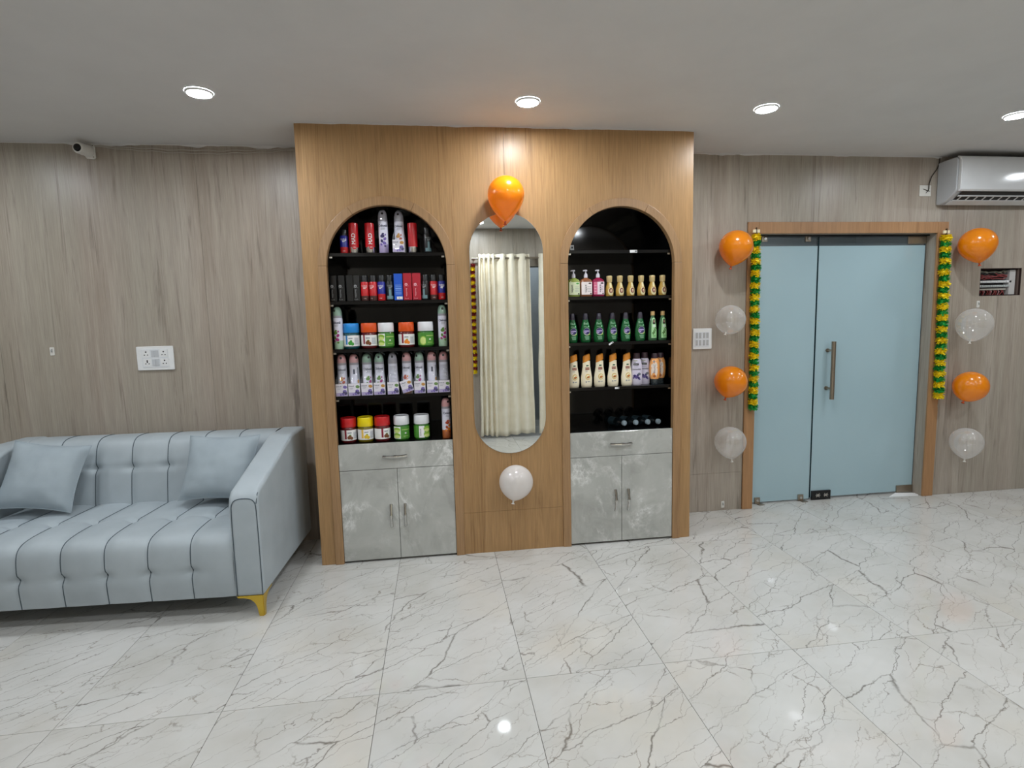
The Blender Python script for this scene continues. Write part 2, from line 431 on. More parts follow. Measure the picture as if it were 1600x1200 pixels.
# rough plaster lip where the ceiling meets the laminate
def lip(x0, x1, y, amp, name, base=.006):
    m = MB(); n = int((x1-x0)/.02); vs = []
    for i in range(n+1):
        x = x0+(x1-x0)*i/n
        d = base+amp*max(0, mnoise.noise(Vector((x*5, 3.3, y*9)))+.5*mnoise.noise(Vector((x*17, 8, 1))))
        vs += [(x, y-.004, H-.0005), (x, y-.004, H-d), (x, y-.0002, H-d), (x, y-.0002, H-.0005)]
    fs = []
    for i in range(n):
        a = i*4; fs += [(a, a+1, a+5, a+4), (a+1, a+2, a+6, a+5), (a+3, a, a+4, a+7)]
    m.add(vs, fs); return struct(m.build(name, M_CEIL))
lip(-3.05, -.003, 0, .022, 'trim_1'); lip(2.376, 4.53, 0, .014, 'trim_2'); lip(0.0, 2.371, -.4365, .006, 'trim_3', .004)

# ------------------------------------------------------------------ glass door
door = bpy.data.objects.new('door_1', None); COL.objects.link(door); door.location = (0, 0, 0); struct(door)
door['label'] = 'frosted glass door with fixed side pane in a wooden frame'
fw = .083
for x0, x1, z0, z1 in ((DX0, DX0+fw, 0, DZ), (DX1-fw-.008, DX1, 0, DZ), (DX0+fw, DX1-fw-.008, DZ-fw, DZ)):
    m = MB(); m.box(x0+.0006, x1-.0006, -.014, .0, z0+.0006, z1-.0006); m.build('frame_casing', M_FRAME, door, bevel=.002)
    m = MB(); m.box(x0+.001, x1-.001, .0, .139, z0+.001, z1-.001); m.build('frame_jamb', M_GREYWOOD, door)
m = MB(); m.box(DX0+fw, DX1-fw-.008, .055, .125, 2.036, 2.044); m.build('header_channel', M_BLACK, door)
GY0, GY1 = .083, .095
def pane(name, x0, x1, z0, zf, z1):
    m = MB(); m.box(x0, x1, GY0, GY1, z0, zf); p = m.build(name, M_FROST, door, bevel=.001, seg=1)
    m = MB(); m.box(x0, x1, GY0, GY1, zf, z1); m.build('clear_top_strip', M_CLEARGLASS, p)
    m = MB()
    for xa in (x0-.0016, x1-.0016): m.box(xa, xa+.0032, GY0-.0005, GY1+.0005, z0, z1)
    m.build('dark_glass_edge', mat('glass_edge', '#16313a', .2), p)
    return p
fixed = pane('fixed_pane', 3.079, 3.612, .012, 1.967, 2.034)
leaf = pane('door_leaf', 3.621, 4.516, .020, 1.967, 2.034)
hd = MB(); hx_, hy_ = 3.735, .030
hd.lathe([(.806, .016, .016), (1.249, .016, .016)], 20, cx=hx_, cy=hy_)
for z in (.888, 1.180): hd.tube([(hx_-.004, hy_+.006, z), (3.722, GY0, z)], .008, 10)
for z in (.888, 1.180): hd.tube([(3.722, GY0-.008, z), (3.722, GY0, z)], .015, 14)
hd.build('pull_handle', M_STEEL, leaf, smooth=True)
m = MB(); m.box(3.628, 3.790, GY0-.012, GY0-.0003, .002, .074, 0)
for cx in (3.680, 3.748):
    for a in (PI/4, -PI/4, 0):
        dx, dz = cos(a)*.020, sin(a)*.020
        m.tube([(cx-dx, GY0-.0125, .038-dz), (cx+dx, GY0-.0125, .038+dz)], .004, 6, 1)
    m.tube([(cx, GY0-.015, .038), (cx, GY0-.011, .038)], .010, 10, 1)
m.build('floor_lock', [M_BLACK, M_CHROME], leaf)
m = MB(); m.box(4.372, 4.515, GY0-.010, GY0-.0003, .012, .070); m.build('pivot_fitting', M_STEEL, leaf, bevel=.002)
m = MB(); m.box(4.358, 4.515, GY0-.010, GY0-.0003, 1.977, 2.034); m.build('pivot_fitting', M_STEEL, leaf, bevel=.002)
for x in (3.175, 3.524):
    m = MB(); m.box(x-.022, x+.022, GY0-.012, GY0-.0003, 1.998, 2.044, 0); m.tube([(x+.004, GY0-.017, 2.020), (x+.004, GY0-.010, 2.020)], .012, 12, 1)
    m.build('glass_clamp', [M_STEEL, M_CHROME], fixed, bevel=.002)
for x in (3.170, 3.536):
    m = MB(); m.box(x-.022, x+.022, GY0-.012, GY0-.0003, .004, .052, 0); m.box(x-.006, x+.040, GY0-.045, GY0-.0003, .0015, .006, 0)
    m.tube([(x, GY0-.017, .030), (x, GY0-.010, .030)], .011, 12, 1)
    m.build('glass_clamp', [M_STEEL, M_CHROME], fixed, bevel=.0015)

# ================================================================== DISPLAY UNIT
FY = -.436
UW = 2.371
unit = thing('display_unit', 'oak laminate built-in display unit with two arched black niches and grey stone cabinets', 'display unit', (0, 0, 0))
NL, NR = (.134, .824), (1.563, 2.248)
SPR = 1.803
def arch_pts(x0, x1, extra, z0, n=28):
    cx, r = (x0+x1)/2, (x1-x0)/2+extra
    return [(cx+r, z0)]+[(cx+r*cos(PI*k/n), SPR+r*sin(PI*k/n)) for k in range(n+1)]+[(cx-r, z0)]
TRW = .050
def front_piece(name, x0, x1, niches):
    m = MB(); xs = x0; yA, yB = FY, FY+.018
    for a, b in niches:
        oa, ob = a-TRW*.5, b+TRW*.5
        m.box(xs, oa, yA, yB, .0005, H-.0007)
        arc = arch_pts(a, b, TRW*.5, SPR)[1:-1][::-1]
        m.strip_y(arc, [(x, H-.0007) for x, z in arc], yA, yB)
        xs = ob
    if xs < x1-1e-4: m.box(xs, x1, yA, yB, .0005, H-.0007)
    return m.build(name, M_OAK, unit)
# front panel pieces: seam on the centre line above and below the mirror, plinth board under it
SE = 1.185
def strip_panel(nm, x0, x1, z0, z1):
    m = MB(); m.box(x0, x1, FY, FY+.018, z0, z1); return m.build(nm, M_OAK, unit)
front_piece('front_panel', .0, NL[1]+TRW*.5, [NL])
front_piece('front_panel', NR[0]-TRW*.5, UW, [NR])
mx0, mx1 = NL[1]+TRW*.5, NR[0]-TRW*.5
strip_panel('front_panel', mx0, SE-.0008, .2685, H-.0007); strip_panel('front_panel', SE+.0008, mx1, .2685, H-.0007)
strip_panel('front_panel', mx0, mx1, .0005, .2670)
for x0, x1 in ((0, .018), (UW-.018, UW)):
    m = MB(); m.box(x0, x1, FY+.0182, -.0005, .0005, H-.0007); m.build('side_panel', M_OAK, unit)
for a, b in (NL, NR):
    yA, yB = FY-.012, FY-.0002
    cx, r = (a+b)/2, (b-a)/2
    n = 28
    for x0, x1 in ((a-TRW, a), (b, b+TRW)):
        m = MB(); m.box(x0, x1, yA, FY+.03, .0005, SPR-.0006); m.build('arch_trim', M_OAKTRIM, unit, bevel=.002)
    for k0, k1 in ((0, 10), (10, 19), (19, 28)):
        aa = [PI*k/28+(.0012 if k == k0 else -.0012 if k == k1 else 0) for k in range(k0, k1+1)]
        m = MB(); m.strip_y([(cx+r*cos(q), SPR+r*sin(q)) for q in aa][::-1], [(cx+(r+TRW)*cos(q), SPR+(r+TRW)*sin(q)) for q in aa][::-1], yA, FY+.03)
        m.build('arch_trim', M_OAKTRIM, unit, bevel=.002)
    # black lining
    m = MB(); e = .004
    sec = arch_pts(a, b, e, .0005, 28); N = len(sec)
    yb_ = -.06
    m.add([(x, FY+.032, z) for x, z in sec]+[(x, yb_, z) for x, z in sec], [(i, i+1, N+i+1, N+i) for i in range(N-1)]+[tuple(N+i for i in range(N))])
    m.build('niche_lining', M_BLACKLAM, unit, fix=False)
    # cabinet carcass top, drawer and doors
    m = MB(); m.box(a-.003, b+.003, FY+.035, yb_-.001, .715, .742); m.build('cabinet_top', M_BLACKSHELF, unit)
    def bow_handle(length, vertical, parent, cx, cz):
        h = MB(); L = length
        pts = []
        for k in range(17):
            q = k/16; s_ = (q-.5)*L; out = .012+.016*sin(PI*q)
            pts.append((s_, -out, 0))
        wdt = lambda q: .0065+.0030*abs(cos(PI*q*1.0))+.0050*max(0, 1-abs(q-.5)*6)
        h.tube(pts, wdt, 10)
        for s_ in (-L*.46, L*.46): h.tube([(s_, 0, 0), (s_, -.016, 0)], .005, 10)
        if vertical: h.xform(Matrix.Rotation(PI/2, 4, 'Y'))
        h.xform(Matrix.Translation((cx, FY-.0035, cz)))
        return h.build('handle', M_CHROME, parent, smooth=True)
    yd0, yd1 = FY-.0032, FY+.016
    mid = (a+b)/2-.002
    m = MB(); m.box(a+.0015, b-.0015, yd0, yd1, .5835, .7425); d = m.build('drawer', M_STONE, unit, bevel=.0012, seg=1); bow_handle(.142, False, d, mid-.008, .661)
    for x0, x1, hxx in ((a+.0015, mid-.0013, mid-.045), (mid+.0013, b-.0015, mid+.040)):
        m = MB(); m.box(x0, x1, yd0, yd1, .0135, .5805); d = m.build('cabinet_door', M_STONE, unit, bevel=.0012, seg=1); bow_handle(.142, True, d, hxx, .292)
    m = MB(); m.box(a+.001, b-.001, FY+.03, FY+.045, .001, .012); m.build('toe_kick', M_BLACK, unit)
SHELF_Y0, SHELF_Y1 = -.408, -.062
SH_L = (1.882, 1.602, 1.318, 1.034); SH_R = (1.888, 1.603, 1.315, 1.028)
ST = .020
for (a, b), zs in ((NL, SH_L), (NR, SH_R)):
    for k, z in enumerate(zs):
        ww = 0
        if z > SPR: ww = (b-a)/2-math.sqrt(((b-a)/2)**2-(z-SPR)**2)
        m = MB(); m.box(a+ww-.001, b-ww+.001, SHELF_Y0, SHELF_Y1, z-ST, z); s_ = m.build('shelf', M_BLACKSHELF, unit, bevel=.0015, seg=1)
        for x in (a+ww+.010, b-ww-.010):
            m = MB(); m.box(x-.008, x+.008, SHELF_Y0+.003, SHELF_Y0+.03, z-ST-.010, z-ST-.0003); m.build('shelf_bracket', M_CHROME, s_)
# paper stickers left on the right-hand niche
def sticker(x, y, z, w_, h_, label, rot=0, m2=None):
    m = MB(); m.box(-w_/2, w_/2, -.0006, 0, -h_/2, h_/2, 0); m.box(w_*.18, w_*.46, -.0009, -.0006, -h_*.3, h_*.3, 1)
    o = m.build('paper_sticker', [M_WHITE, mat('grey_print', '#777b80', .6)]); o.location = (x, y, z); o.rotation_euler = (0, rot, 0)
    tag(o, label, 'sticker', 'paper stickers left on the shelves'); return o
sticker(1.994, SHELF_Y0-.0002, 1.878, .048, .016, 'white paper sticker on the top shelf edge of the right arched niche')
sticker(1.846, SHELF_Y0-.0002, 1.306, .034, .010, 'torn white sticker on shelf edge under the dark-capped green bottles', -.55)
sticker(1.884, SHELF_Y0-.0002, 1.018, .028, .012, 'small white sticker on shelf edge under the cream lotion bottles')
m = MB(); m.box(-.012, .012, -.0006, 0, 0, .034, 0); m.box(-.006, .006, -.0009, -.0006, .012, .024, 1)
o = m.build('paper_sticker', [M_GREYPL, M_BLACK]); o.location = (1.606, -.385, 1.8885); o.rotation_euler = (-.12, 0, 0)
tag(o, 'grey paper tag standing on the empty top shelf of the right niche', 'sticker', 'paper stickers left on the shelves')

# ------------------------------------------------------------------ mirror
MX, MR = 1.186, .2235
zc0, zc1 = .638+MR, 2.105-MR
def pill(r, n=24):
    return [(MX+r*cos(PI*k/n), zc1+r*sin(PI*k/n)) for k in range(n+1)]+[(MX-r*cos(PI*k/n), zc0-r*sin(PI*k/n)) for k in range(n+1)]
mir = thing('wall_mirror', 'frameless pill-shaped mirror on the oak panel between the arched niches', 'mirror', (MX, FY, .638))
m = MB(); m.prism_y([(x-MX, z-.638) for x, z in pill(MR)][::-1], -.0055, -.0006); m.build('backing', M_GREYPL, mir)
m = MB(); P = [(x-MX, z-.638) for x, z in pill(MR-.001)][::-1]; m.add([(x, -.0060, z) for x, z in P], [tuple(range(len(P)))]); m.build('mirror_glass', M_MIRROR, mir, fix=False)

# ================================================================== CEILING LIGHTS
def ceiling_light(x, y, label, group):
    t = thing('ceiling_light', label, 'ceiling light', (x, y, H), 0, group)
    return t
r0 = .055
lb = MB(); lb.lathe([(-.0005, r0+.008, r0+.008), (-.006, r0+.007, r0+.007), (-.010, r0+.002, r0+.002), (-.010, r0, r0), (-.007, r0, r0)], 40, cap0=False, cap1=False)
rim = lb.build('rim', M_WHITE, smooth=True)
lb = MB(); lb.lathe([(-.0072, r0, r0)], 40, cap0=True, cap1=False); 
dif = lb.build('diffuser', M_LAMP, fix=False)
first = True
names = {(-0.345, -.82): 'round recessed ceiling light above the grey sofa', (1.27, -.82): 'round recessed ceiling light above the oak unit and orange balloon',
         (2.61, -.82): 'round recessed ceiling light between the oak unit and the glass door', (4.20, -.82): 'round recessed ceiling light nearest the air conditioner'}
for yy in LIGHT_Y:
    for xx in LIGHT_X:
        k = (xx, yy)
        lab = names.get(k, 'round recessed ceiling light, %s from the left in the %s row' % (('first', 'second', 'third', 'fourth', 'fifth', 'sixth')[LIGHT_X.index(xx)],
                        {-.82: 'visible', -2.20: 'middle', -3.56: 'rear'}[yy]))
        t = ceiling_light(xx, yy, lab, 'recessed ceiling lights')
        if first: rim.parent = t; dif.parent = t; first = False
        else: share(rim, 'rim', t); share(dif, 'diffuser', t)
t = ceiling_light(3.9, 1.0, 'unseen light added to the room behind the glass door', 'recessed ceiling lights')  # no lamp known here; added to shine through the frosted panes
share(rim, 'rim', t); share(dif, 'diffuser', t)
t = ceiling_light(2.0, -4.6, 'unseen light added to the room behind the curtain', 'recessed ceiling lights')  # unseen lamp, added so the gap between the curtains turns grey
share(rim, 'rim', t); share(dif, 'diffuser', t)

# ================================================================== SOFA
sofa = thing('sofa', 'grey-blue leatherette sofa with channel tufting and gold legs', 'sofa', (-.973, -.066, 0), math.radians(-2.5))
SX, SI, NCH = .850, .708, 7
def poly_at(pts, s):
    d = [0]
    for a, b in zip(pts, pts[1:]): d.append(d[-1]+math.dist(a, b))
    L = d[-1]; x = s*L
    for i in range(len(pts)-1):
        if x <= d[i+1] or i == len(pts)-2:
            q = (x-d[i])/(d[i+1]-d[i]); a, b = pts[i], pts[i+1]
            return (a[0]+(b[0]-a[0])*q, a[1]+(b[1]-a[1])*q)
def smooth_poly(pts, it=3):
    for _ in range(it):
        o = [pts[0]]
        for a, b in zip(pts, pts[1:]):
            o += [(a[0]*.75+b[0]*.25, a[1]*.75+b[1]*.25), (a[0]*.25+b[0]*.75, a[1]*.25+b[1]*.75)]
        pts = o+[pts[-1]]
    return pts
def tufted(name, prof, x0, x1, tufts, puff, ns=64, per=12, seam_range=(0, 1), bulge=None, env=lambda s: 1):
    m = MB(); seams = MB(); W = (x1-x0)/NCH
    def pt(u, s, seam=False):
        y, z = poly_at(prof, s); ya_, za_ = poly_at(prof, max(0, s-.01)); yb_, zb_ = poly_at(prof, min(1, s+.01))
        ty, tz = yb_-ya_, zb_-za_; L = math.hypot(ty, tz); ny, nz = -tz/L, ty/L   # outward normal
        c = u*NCH; f = c-math.floor(c); d = min(f, 1-f)
        h = env(s)*puff*(1-(1-min(1, d*2.6))**2.4)
        ks = round(c)
        for ts in tufts:
            if 0 < ks < NCH:
                dx = (c-ks)*W; dsl = (s-ts)*LEN
                h -= .016*math.exp(-(dx*dx*900+dsl*dsl*2600))
                h -= .006*math.exp(-(dsl*dsl*3500))*math.exp(-dx*dx*90)
        if bulge: h += bulge(s)
        if seam: h += .0012
        return (x0+u*(x1-x0), y+ny*h, z+nz*h)
    LEN = sum(math.dist(a, b) for a, b in zip(prof, prof[1:]))
    m.grid(lambda u, s: pt(u, s), NCH*per, ns)
    o = m.build(name, M_SOFA, sofa, smooth='all')
    for k in range(1, NCH):
        pts = [pt(k/NCH, seam_range[0]+(seam_range[1]-seam_range[0])*q/60, True) for q in range(61)]
        sm = MB(); sm.tube(pts, .0022, 6); sm.build('seam_thread_shade', M_SEAM, o)  # dark tube: thread, with the groove's shade put into its colour
    return o
# profiles run from the front bottom edge up and then back, so the outward normal is (-tz, ty)
seat_prof = smooth_poly([(-.890, .112), (-.897, .20), (-.897, .345), (-.875, .412), (-.80, .435), (-.60, .437), (-.24, .430)], 2)
tufted('seat', seat_prof, -SI, SI, (.155, .60), .016, env=lambda s: min(1, .15+s*9))
back_prof = smooth_poly([(-.285, .405), (-.265, .55), (-.235, .70), (-.215, .775), (-.175, .815), (-.09, .820), (-.02, .812), (-.004, .77), (-.002, .45)], 2)
tufted('backrest', back_prof, -SI-.004, SI+.004, (.262,), .016, seam_range=(0, .60), env=lambda s: 1 if s < .30 else max(.12, 1-(s-.30)*5))
m = MB(); m.box(-SI, SI, -.86, -.01, .112, .40); m.build('base_frame', M_SOFA, sofa)
def smooth3(pts, it=2):
    for _ in range(it):
        o = [pts[0]]
        for a, b in zip(pts, pts[1:]): o += [tuple(p*.75+q*.25 for p, q in zip(a, b)), tuple(p*.25+q*.75 for p, q in zip(a, b))]
        pts = o+[pts[-1]]
    return pts
for sgn in (1, -1):
    poly = [(-.905, .110), (-.905, .585), (-.893, .625), (-.865, .652), (-.30, .812), (-.26, .818), (-.015, .818), (-.002, .802), (-.002, .110)]
    m = MB(); xa, xb = sorted((sgn*(SI-.002), sgn*SX)); m.prism_x(poly, xa, xb)
    arm = m.build('armrest', M_SOFA, sofa, smooth='all', bevel=.028, seg=5)
    m = MB(); xo, xi = sgn*(SX-.008), sgn*(SI+.012)
    pts = [(xi, -.9065, .115), (xi, -.9065, .56), (xi+sgn*.008, -.9050, .602), (xi+sgn*.03, -.899, .618), (xo-sgn*.03, -.899, .618), (xo-sgn*.006, -.902, .600), (xo, -.903, .56), (xo, -.903, .115)]
    m.tube(smooth3(pts), .0022, 6)
    top = [(xo, -.902, .59), (xo+sgn*.0, -.880, .632), (xo, -.855, .647), (xo, -.30, .8045), (xo, -.25, .810), (xo, -.02, .810), (xo, -.007, .795), (xo, -.004, .12)]
    m.tube(top, .0022, 6)
    m.build('piping', M_SEAM, arm)
def sofa_leg(sx, front):
    m = MB(); h = .112
    # curved bracket wing: vertical outer edge, concave inner curve
    def wing(n=10):
        pts = [(0, 0), (.022, 0)]
        for k in range(n+1):
            q = k/n; pts.append((.026+.094*q**1.7, .018+(h-.030)*(1-(1-q)**2.6)))
        pts += [(.128, h), (0, h)]
        return pts
    p = wing()
    m.prism_y([(-sx*x, z) for x, z in (p if sx < 0 else p[::-1])], -.004, .004)
    s0 = len(m.v)
    m.prism_y(p, -.004, .004); m.xform(Matrix.Rotation(PI/2 if front else -PI/2, 4, 'Z'), s0)
    yy = -.895 if front else -.012
    o = m.build('leg', M_GOLD, sofa, bevel=.0015); o.location = (sx*(SX-(.012 if front else .14)), yy if front else -.08, .0008)
for sx in (1, -1):
    for fr in (True, False): sofa_leg(sx, fr)

def cushion(label, w_, h_, loc, rot, seed):
    m = MB(); n = 22; rnd = random.Random(seed)
    def side(sg):
        def fn(u, v):
            a, b = u*2-1, v*2-1
            ea = 1-.07*(1-abs(b)**2)*abs(a)**3; eb = 1-.07*(1-abs(a)**2)*abs(b)**3
            t_ = ((1-abs(a)**2.6)*(1-abs(b)**2.6))**.5
            wr = .006*mnoise.noise(Vector((a*3+seed, b*3, sg)))*(t_**.5)+.004*mnoise.noise(Vector((a*8+seed, b*7, sg)))*(1-abs(t_-.4))
            return (a*w_/2*eb*1.0 if False else a*w_/2*(1-.085*(1-b*b)), sg*(.078*t_)+wr*(1 if t_ > .02 else 0), b*h_/2*(1-.085*(1-a*a)))
        return fn
    m.grid(side(-1), n, n); m.grid(lambda u, v: side(1)(1-u, v), n, n)
    t = thing('throw_pillow', label, 'pillow', loc, 0, 'pillows on the sofa'); t.rotation_euler = rot
    body = m.build('cover', M_CUSHION, t, smooth='all')
    pts = []
    for k in range(4):
        for q in range(12):
            a = -1+2*q/12
            A, B = [(a, -1), (1, a), (-a, 1), (-1, -a)][k]
            pts.append((A*w_/2*(1-.085*(1-B*B)), 0, B*h_/2*(1-.085*(1-A*A))))
    m = MB(); m.tube(pts, .003, 6, closed=True); m.build('seam_piping', M_CUSHION, t, smooth='all')
cushion('grey-blue throw pillow tilted against the left end of the sofa back', .385, .385, (-1.475, -.455, .658), (math.radians(-27), math.radians(8), math.radians(3)), 1)
cushion('grey-blue throw pillow leaning beside the right sofa armrest', .41, .385, (-.535, -.455, .655), (math.radians(-27), math.radians(1), math.radians(-6)), 5)

# ================================================================== BALLOONS
def balloon(label, loc, w_, h_, matl, group, tilt=(0, 0), knot='#b3450a', cat='balloon', yaw=0, cone=1.0):
    """origin at the balloon's middle"""
    t = thing('balloon', label, cat, loc, yaw, group); t.rotation_euler = (tilt[1], tilt[0], yaw)
    m = MB(); prof = []; n = 26; R = w_/2; bot = -h_/2
    top = h_/2; eq = top-R*.98
    for k in range(n+1):
        q = k/n
        if q < .45:
            a = (q/.45)*PI/2; z = top-(1-cos(a))*(top-eq); r = R*sin(a)
        else:
            s_ = (q-.45)/.55; z = eq+(bot-eq)*s_; r = R*max(.0, (1-s_**(2.25-.35*cone)))**(.52+.30*cone)
        prof.append((z, max(r, .0035), max(r, .0035)))
    m.lathe(prof[::-1], 36)
    m.build('skin', matl, t, smooth='all')
    km = MB(); km.lathe([(bot-.020, .011, .011), (bot-.016, .010, .010), (bot-.010, .0045, .0045), (bot-.002, .006, .006), (bot+.006, .005, .005)], 14)
    km.build('knot', mat('knot_'+knot, knot, .4), t, smooth=True)
    return t
gO, gC = 'orange balloons', 'white translucent balloons'
R_ = math.radians
balloon('orange balloon overlapping the top of the mirror', (1.176, -.552, 2.163), .212, .258, M_ORANGE, gO, (R_(3), 0), cone=1.0)
balloon('white translucent balloon on the oak panel below the mirror', (1.196, -.546, .476), .208, .218, M_MILKY, gC, (R_(12), R_(-14)), '#e0dcd6', cone=.5)
balloon('orange balloon touching the left garland beside the glass door', (2.832, -.132, 1.925), .226, .250, M_ORANGE, gO, (R_(14), 0), cone=1.0)
balloon('translucent balloon beside the wall switch plate', (2.812, -.116, 1.432), .206, .208, M_CLEARBALLOON, gC, (R_(28), R_(-15)), '#d8d4cc', cone=.3)
balloon('orange balloon lower left of the door, between two translucent balloons', (2.815, -.130, .990), .226, .232, M_ORANGE, gO, (R_(22), R_(-8)), cone=.7)
balloon('lowest translucent balloon left of the glass door', (2.824, -.128, .545), .220, .240, M_CLEARBALLOON, gC, (R_(-6), 0), '#d8d4cc', cone=.8)
balloon('orange balloon under the air conditioner', (4.725, -.148, 1.930), .236, .258, M_ORANGE, gO, (R_(-4), R_(-6)), cone=.8)
balloon('translucent balloon below the open distribution board', (4.742, -.144, 1.345), .230, .256, M_CLEARBALLOON, gC, (R_(22), R_(-10)), '#d8d4cc', cone=.6)
balloon('orange balloon right of the glass door, between two translucent balloons', (4.750, -.142, .878), .226, .240, M_ORANGE, gO, (R_(34), R_(-8)), cone=.6)
balloon('lowest translucent balloon right of the glass door', (4.752, -.138, .440), .218, .244, M_CLEARBALLOON, gC, (R_(2), 0), '#d8d4cc', cone=.7)

# ================================================================== GARLANDS
def pom(seed, r, h, npet=130):
    rnd = random.Random(seed); m = MB()
    m.lathe([(-h*.42, r*.35, r*.35), (-h*.25, r*.60, r*.60), (0, r*.68, r*.68), (h*.25, r*.60, r*.60), (h*.42, r*.35, r*.35)], 12)
    for k in range(npet):
        a = rnd.uniform(0, 2*PI); e = rnd.uniform(-.85, .85)
        d = Vector((cos(a)*cos(e), sin(a)*cos(e), sin(e)*h/r*.62)); p = Vector((d.x*r*.55, d.y*r*.55, d.z*r*.7))
        tan = Vector((-sin(a), cos(a), rnd.uniform(-.5, .5))).normalized(); L = r*rnd.uniform(.32, .62); wd = r*rnd.uniform(.20, .36)
        up = d.normalized().cross(tan)
        tip = p+d.normalized()*L
        q = [p-tan*wd*.5, p+tan*wd*.5, tip+tan*wd*.6+up*wd*.35, tip+d.normalized()*L*.12, tip-tan*wd*.6+up*wd*.2]
        m.add(q, [(0, 1, 2, 3), (0, 3, 4)])
    return m
def pom_set(nm, matl, seeds, r, h):
    out = []
    for s_ in seeds:
        o = pom(s_, r, h).build(nm, matl, fix=False); out.append(o)
    return out
def garland(label, x, y, ztop, n, step, matA, matB, nmA, nmB, r, drift, last_b, clip=True, group='flower garlands', yaw=0):
    t = thing('flower_garland', label, 'garland', (x, y, ztop), 0, group)
    A = pom_set(nmA, matA, (1, 2, 3), r, step*.56); B = pom_set(nmB, matB, (4, 5, 6), r*.97, step*.56)
    used = set()
    k = 0
    for i in range(n):
        for which, S in ((0, A), (1, B)):
            if which == 1 and i == n-1 and not last_b: continue
            z = -(i+which*.5)*step; q = (i+which*.5)/n
            px = drift*q+random.uniform(-.003, .003); s0 = S[i % 3]
            rot = (random.uniform(-.12, .12), random.uniform(-.16, .16), random.uniform(0, 6.28))
            if s0.name not in used: used.add(s0.name); c = s0; c.parent = t; c.location = (px, 0, z); c.rotation_euler = rot
            else: c = share(s0, s0.name.split('.')[0], t, (px, random.uniform(-.002, .002), z), rot)
    L = (n-(.5 if not last_b else 0))*step
    m = MB(); m.tube([(0, .012, .05), (0, 0, .02), (drift*.5, 0, -L*.5), (drift, 0, -L), (drift-.006, 0, -L-.05)], .0012, 6); m.build('string', mat('garland_string', '#8a8a7a', .7), t)
    if clip:
        m = MB(); m.box(-.026, .026, -.004, .006, .036, .058, 0); m.box(-.002, .003, -.007, .008, .022, .072, 1); m.build('clip', [mat('clip_cream', '#f0e6c4', .4), mat('clip_wire', '#4b3b2a', .5)], t, bevel=.001)
    return t
garland('yellow and green flower garland on the left side of the glass door frame', 3.036, -.046, 2.010, 15, .0843, M_YELLOWP, M_GREENP, 'yellow_flower', 'green_flower', .033, .010, True)
garland('yellow and green flower garland on the right side of the glass door frame', 4.562, -.046, 2.000, 15, .0850, M_YELLOWP, M_GREENP, 'yellow_flower', 'green_flower', .036, .020, False)
garland('red and yellow flower garland hanging beside the curtain, seen in the mirror', 1.215, WF+.040, 2.150, 16, .084, M_REDP, M_YELLOWP, 'red_flower', 'yellow_flower', .031, -.01, True, clip=False)

# ================================================================== CURTAIN (seen in the mirror)
cr = thing('curtain_rod', 'steel curtain rod above the curtained opening, seen in the mirror', 'curtain rod', (1.2, WF+.065, 2.235))
m = MB(); m.tube([(0, 0, 0), (1.62, 0, 0)], .011, 12); m.build('rod', M_STEEL, cr, smooth=True)
for x in (.03, 1.59):
    m = MB(); m.tube([(x, 0, 0), (x, -.0645, 0)], .006, 8); m.tube([(x, -.0645, 0), (x, -.058, 0)], .02, 12); m.build('bracket', M_STEEL, cr)
def curtain(label, x0, x1, folds, amp, tight, z0=.03, z1=2.285, seed=0):
    t = thing('curtain', label, 'curtain', (x0, WF+.065, 0), 0, 'cream curtains')
    m = MB(); W = x1-x0
    def fn(u, v):
        uu = u if not tight else (u*.62 if u < .5 else .31+(u-.5)*1.38)
        flare = 1+(1-v)*.10
        ph = u*folds*2*PI+.35*mnoise.noise(Vector((u*6+seed, v*2.2, 0)))
        a = amp*(.75+.25*mnoise.noise(Vector((u*5, v*3, seed))))
        return ((uu-.5)*W*flare+W/2+.012*mnoise.noise(Vector((u*9, v*4, seed+3))), a*sin(ph)+.012*(1-v)*mnoise.noise(Vector((u*4, v*5, 9))), z0+(z1-z0)*v+.012*(1-v)*sin(u*9))
    m.grid(fn, folds*14, 34)
    o = m.build('cloth', M_CURTAIN, t, smooth='all')
    sd = o.modifiers.new('thickness', 'SOLIDIFY'); sd.thickness = .003
    for k in range(folds):
        u = (k+.0)/folds+.5/folds
        p = fn(u, (2.235-z0)/(z1-z0)); r = .024
        m = MB(); m.tube([(p[0]+.004*cos(q), 0+r*cos(q), 2.235+r*sin(q)) for q in [2*PI*i/16 for i in range(16)]], .004, 6, closed=True); m.build('grommet', M_CHROME, t, smooth='all')
    return t
curtain('cream eyelet curtain seen in the mirror, left panel', 1.285, 1.915, 7, .046, True)
curtain('cream eyelet curtain seen in the mirror, right panel at the edge', 2.03, 2.60, 5, .042, False, seed=4)

# ================================================================== WALL FITTINGS
def rounded(x0, x1, z0, z1, r=.006, n=4):
    p = []
    for cx, cz, a0 in ((x1-r, z1-r, 0), (x0+r, z1-r, 90), (x0+r, z0+r, 180), (x1-r, z0+r, 270)):
        p += [(cx+r*cos(R_(a0+90*k/n)), cz+r*sin(R_(a0+90*k/n))) for k in range(n+1)]
    return p[::-1]
